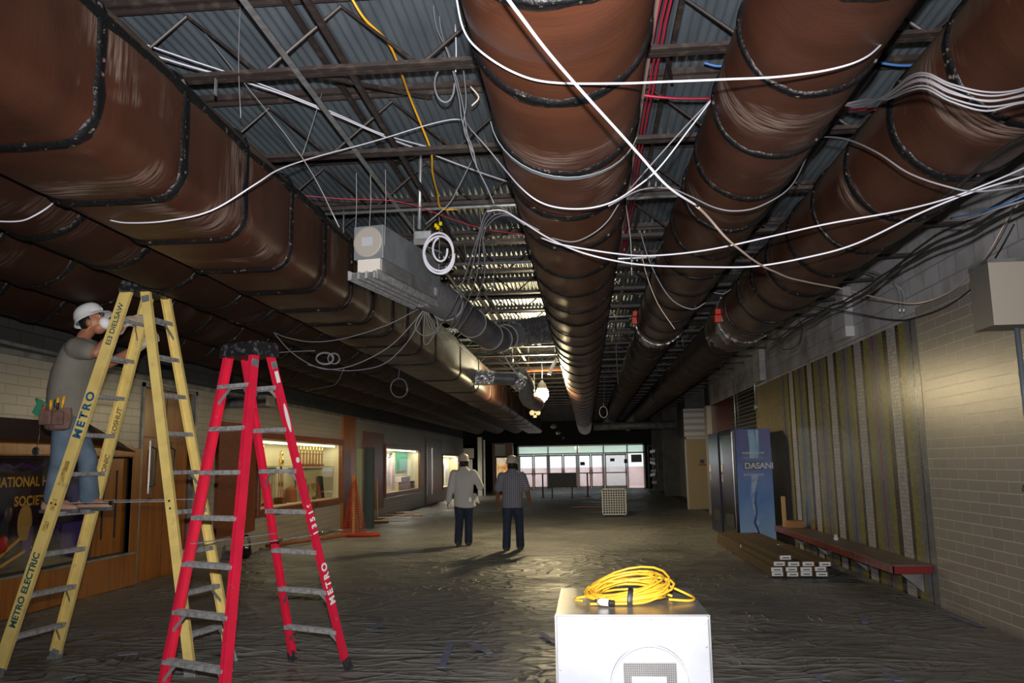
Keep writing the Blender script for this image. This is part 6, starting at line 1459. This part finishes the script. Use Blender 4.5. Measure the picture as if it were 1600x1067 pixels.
tag(G().box(XL - .40, XL - .38, 29.0, 31.2, 1.4, 2.1).build('green_poster', MT['green']), 'green poster at back of the costume case', 'poster')
tag(G().box(XL - .37, XL - .35, 28.6, 29.0, 1.3, 2.05).build('yellow_banner', mat('yellow_green_cloth', (.6, .65, .08), .7)), 'yellow green narrow banner in the costume case', 'banner')
tag(G().box(XL - .40, XL - .1, 28.5, 31.2, .74, 1.02).build('striped_chest', brickmat('striped_cloth', (.03, .02, .02), (.42, .16, .03), (.6, .5, .3), .25, .9, .03, .7, flat=True)), 'box with black and orange stripes low in the costume case', 'box')
tag(G().box(XL - .30, XL - .08, 28.8, 30.3, 1.03, 1.2).build('white_cloth', MT['paper']), 'folded white cloth on the striped box', 'cloth')
lettering(bpy.data.objects['display_case.002'], 'BEST ALUMNI', (XL - .10, 26.15, 1.86), (0, 1, 0), (0, 0, 1), .17, MT['woodd'], 'brown_lettering', .02)
case('small lit case farther along the left wall, beside the white shirted man', 36.6, 41.2, .60, 2.02, MT['woodd'], MT['cream'], .42, 60, .10, (), .06, (1, .93, .75))
struct(G().box(XL, XL + .04, 32.8, 36.4, .02, 2.7).build('trim_12', MT['woodd']))
tag(G().box(XL + .04, XL + .06, 34.0, 34.06, .4, 2.3).build('door_pull', MT['chrome']), 'tall chrome strip on the dark doors between the lit cases', 'door pull')
tag(G().box(XL + .04, XL + .06, 32.9, 32.96, .4, 2.3).build('door_edge_strip', MT['galv']), 'pale edge strip left of the tall chrome strip', 'strip')
for y, m_, lab in ((37.4, 'redp', 'red cloth low in the farthest lit case'), (39.2, 'white', 'white cloth hanging in the farthest lit case')):
    tag(G().box(XL - .36, XL - .3, y, y + 1.0, .65, 1.2 if m_ == 'redp' else 1.7).build('display_cloth', MT[m_]), lab, 'cloth')
# far left: post, signs, pillars, lit vending front
tag(G().box(-5.50, -5.28, 41.9, 42.1, 0, 2.95).build('white_post', MT['white'], bevel=.01), 'tall white post near the far end on the left', 'post')
tag(G().box(-5.2, -5.12, 41.9, 42.0, 0, 2.8).build('steel_post', MT['alu']), 'thin steel post beside the tall white post', 'post')
tag(G().box(-6.25, -5.72, 42.1, 42.2, 1.9, 2.4).build('hanging_sign', MT['paper']), 'white sign hanging left of the white post', 'sign')
tag(G().box(-6.0, -5.8, 42.1, 42.2, .6, 1.85).build('lit_slot', MT['white']), 'narrow pale strip below the hanging sign', 'strip')
struct(G().box(-5.05, -3.95, 44.6, 45.0, 0, 2.7).build('trim_13', MT['woodd']))
tag(G().box(-4.9, -4.35, 44.55, 44.6, 2.0, 2.62).build('wall_poster', MT['paper']), 'pale poster high on the dark wood pier', 'poster')
def drinks():
    r = thing('drink_cooler', (-4.45, 43.9, 0), 'backlit red and orange drinks cooler near the far left pier', 'drinks cooler')
    G().box(-4.8, -4.1, 43.7, 44.3, 0, 2.0).build('cabinet', MT['black'], r); G().box(-4.74, -4.16, 43.69, 43.70, .25, 1.9).build('lit_front', lit, r)
lit = bpy.data.materials.new('backlit_cooler_front'); lit.use_nodes = True
_n = lit.node_tree.nodes; _l = lit.node_tree.links; _b = _n['Principled BSDF']; _tc = _n.new('ShaderNodeTexCoord'); _wv = _n.new('ShaderNodeTexNoise'); _wv.inputs['Scale'].default_value = 3.0; _cr = _n.new('ShaderNodeValToRGB'); _e = _cr.color_ramp.elements; _e[0].position = .35; _e[0].color = (.8, .12, .06, 1); _e[1].position = .62; _e[1].color = (.9, .8, .6, 1); _q = _e.new(.5); _q.color = (.9, .45, .1, 1)
_l.new(_tc.outputs['Object'], _wv.inputs['Vector']); _l.new(_wv.outputs[0], _cr.inputs[0]); _l.new(_cr.outputs[0], _b.inputs['Base Color']); _l.new(_cr.outputs[0], _b.inputs['Emission Color']); _b.inputs['Emission Strength'].default_value = .55
drinks()

# tall tubes by the trophy case, net fence, broom, debris
tag(G().box(-5.95, -5.80, 21.2, 21.3, 0, 2.05).build('tall_panel', MT['greengrey'], bevel=.01), 'tall sage green panel standing right of the trophy case', 'panel')
tag(G().box(-5.78, -5.55, 21.35, 21.5, 0, 2.08).build('tall_panel', mat('dark_teal_panel', (.03, .05, .055), .6), bevel=.01), 'tall dark teal panel right behind the sage panel', 'panel')
def netting():
    b0 = V((-5.35, 19.9, 0)); root = thing('safety_net_bundle', b0, 'orange safety mesh draped over a wooden stake like a tall cone', 'safety netting')
    top = P(553, 744, Y=19.0); h = top.z; cx, cy = top.x, 19.0
    G().box(cx - .03, cx + .03, cy - .03, cy + .03, 0, h + .02).build('stake', MT['pine'], root)
    g = G(); n = 26; rg = []
    for j in range(40):
        t = j / 25; rr = .03 + .23 * t ** 1.2; rg.append([V((cx + rr * math.cos(a) * (1 + .25 * math.sin(5 * a)), cy + rr * math.sin(a) * (.8 + .2 * math.sin(7 * a)), h * (1 - t) + .02)) for a in [2 * math.pi * i / n for i in range(n)]])
    g.rings(rg, cap=False); o = g.build('orange_mesh', MT['orange'], root)
    w_ = o.modifiers.new('w', 'WIREFRAME'); w_.thickness = .010; w_.use_replace = True
    g = G(); g.tube(spline([(cx - .4, cy - .1, .05), (cx, cy - .25, .06), (cx + .4, cy - .2, .05), (cx + .62, cy - .05, .05)], 6), (.07, .03) and .05, 8); g.build('crumpled_hem', MT['orange'], root, smooth=True)
netting()
def broom():
    c = V((-4.85, 18.9, 0)); p = P(590, 815, Z=.06); t = P(589, 745, Y=p.y); root = thing('push_broom', p, 'push broom standing upright by the dark wood panel', 'broom')
    G().cyl(p + V((0, 0, .08)), t, .016, 8).build('handle', MT['pine'], root, smooth=True)
    G().box(p.x - .32, p.x + .32, p.y - .04, p.y + .04, .07, .11).build('head', MT['pine'], root, bevel=.01); G().box(p.x - .31, p.x + .31, p.y - .035, p.y + .035, .02, .07).build('bristles', MT['rubber'], root)
broom()
for i, (px, py, w_, m_, a) in enumerate(((625, 804, .9, 'pine', .1), (640, 806, .8, 'woodb', -.15), (612, 808, .8, 'alu', .3), (630, 800, .5, 'white', .6), (648, 801, .6, 'pine', .2))):
    p = P(px, py, Z=.06 + .03 * (i % 3)); d_ = V((math.cos(a), math.sin(a), 0)) * w_ / 2
    tag(G().beam(p - d_, p + d_, .10, .025).build('scrap_board', MT[m_], bevel=.003), ('pale lumber scrap in the pile under the costume case, bottom left', 'brown board in the scrap pile under the costume case', 'metal strip at the left of the scrap pile', 'small white scrap on top of the scrap pile', 'pale board at the right end of the scrap pile')[i], 'scrap')
for i, (a, b_, r_, m_) in enumerate((((395, 846), (560, 832), .035, 'galvd'), ((400, 853), (540, 836), .04, 'rust'), ((455, 828), (540, 829), .022, 'galv'))):
    p, q = P(*a, Z=.06 + i * .03), P(*b_, Z=.06 + i * .03)
    p.x = max(p.x, XL + .12); q.x = max(q.x, XL + .12)
    pts = [p, q] if i < 2 else [p + V((0, -.2, -.05)), p + V((0, 0, .0)), p + V((.1, .1, 0)), q]
    tag(G().tube(pts, r_, 10).build('steel_pipe', MT[m_], smooth=True), ('grey pipe lying along the left wall behind the red ladder', 'rusty pipe lying beside the grey pipe on the floor', 'thin bent conduit resting over the floor pipes')[i], 'pipe')
def jug():
    p = P(352, 872, Z=.02); p.x = max(p.x, XL + .22); root = thing('black_canister', p, 'round black canister with upright handle on floor between the ladders', 'canister')
    G().lathe(p, [(.14, .0), (.19, .06), (.18, .15), (.10, .20), (.0, .21)], 20).build('canister_body', MT['vendk'], root, smooth='auto'); G().tube(spline([p + V((.02, 0, .2)), p + V((.03, 0, .34)), p + V((.12, 0, .38)), p + V((.16, 0, .2)), p + V((.15, 0, .14))], 5), .02, 8).build('handle', MT['vendk'], root, smooth=True)
jug()
tag(G().obox((-6.05, 14.6, 2.80), (.345, 0, 0), (0, .22, 0), (0, 0, .10)).build('duct_box', MT['galvd'], bevel=.006), 'galvanised duct box jutting from the upper left wall above the trophy case', 'duct box')
bar('wall_rail', 'thin metal channel on the upper left wall behind the worker', [(XL + .06, 8.0, 3.02), (XL + .06, 11.0, 2.97)], .04, .04, MT['galvd'], 'channel')

# ================================================================ FAR FLOOR THINGS
def filterbox():
    x0, x1, y, z0, z1 = .40, 1.10, 24.5, .08, .83; root = thing('grille_unit', ((x0 + x1) / 2, y, 0), 'white wire grille unit on the floor in front of the entrance', 'grille')
    G().box(x0, x1, y, y + .06, z0, z0 + .03).box(x0, x1, y, y + .06, z1 - .03, z1).box(x0, x0 + .03, y, y + .06, z0, z1).box(x1 - .03, x1, y, y + .06, z0, z1).build('frame', MT['white'], root)
    g = G()
    for i in range(1, 9): x = x0 + .03 + (x1 - x0 - .06) * i / 9; g.box(x - .009, x + .009, y - .005, y + .01, z0, z1)
    for i in range(1, 10): z = z0 + .03 + (z1 - z0 - .06) * i / 10; g.box(x0, x1, y - .006, y + .012, z - .009, z + .009)
    g.build('grid', MT['white'], root); G().box(x0 + .03, x1 - .03, y + .045, y + .05, z0 + .03, z1 - .03).build('filter_media', MT['black'], root); G().box(x0 + .02, x1 - .02, y + .06, y + .5, z0, z1 - .02).build('housing', MT['galvd'], root)
    for x in (x0 + .05, x1 - .05): G().box(x - .02, x + .02, y, y + .45, 0, z0).build('foot', MT['black'], root)
filterbox()
def board():
    root = thing('black_board', (-1.15, 38, 0), 'low black board on legs in front of the glass entrance', 'board')
    G().box(-1.78, -.50, 38, 38.05, .50, 1.14).build('board_panel', MT['black'], root, bevel=.01)
    for x in (-1.6, -.7): G().box(x - .03, x + .03, 37.97, 38.07, 0, .5).box(x - .04, x + .04, 37.8, 38.3, 0, .04).build('leg', MT['black'], root)
board()
for x, y, lab in ((-2.05, 38.5, 'black crowd post left of the low black board'), (.0, 39.0, 'black crowd post right of the low black board')):
    tag(G().cyl((x, y, 0), (x, y, 1.1), .035, 10).lathe((x, y, 0), [(.18, 0), (.18, .02), (.04, .05)], 16).build('crowd_post', MT['black'], smooth='auto'), lab, 'post')
for lab, x, z0, z1, w_, m_ in (('black notice on the entrance glass, left', -.40, 1.42, 1.62, .28, 'black'), ('red notice on the entrance door glass', 1.38, 1.62, 1.8, .26, 'redp'), ('black notice on the entrance glass, right of the red one', 2.2, 1.50, 1.74, .2, 'black'), ('grey framed notice on the rightmost entrance door', 2.62, 1.55, 2.0, .62, 'galvd')):
    tag(G().box(x, x + w_, 49.90, 49.935, z0, z1).build('door_notice', MT[m_]), lab, 'notice')
tag(G().box(-.6, .9, 29.8, 30.5, .02, .05).build('wood_strip', MT['woodb']), 'flat tan board lying on the sheeting beyond the men', 'board')
for i in range(9):
    z = .5 + i * .2; tag(G().obox((3.45 + .08 * math.sin(i * 2), 44, z), (.12, 0, .03 * math.sin(i)), (0, .1, 0), (0, 0, .07)).build('stacked_junk', MT[('paper', 'black', 'galv')[i % 3]]), 'jumbled item on the shelf rack near the right of the entrance', 'clutter', 'jumbled items right of the entrance')
bar('shelf_rack', 'dark shelf rack right of the entrance', [(3.2, 44.1, .0), (3.2, 44.1, 2.4), (3.7, 44.1, 2.4), (3.7, 44.1, 0)], .05, .05, MT['black'], 'rack')
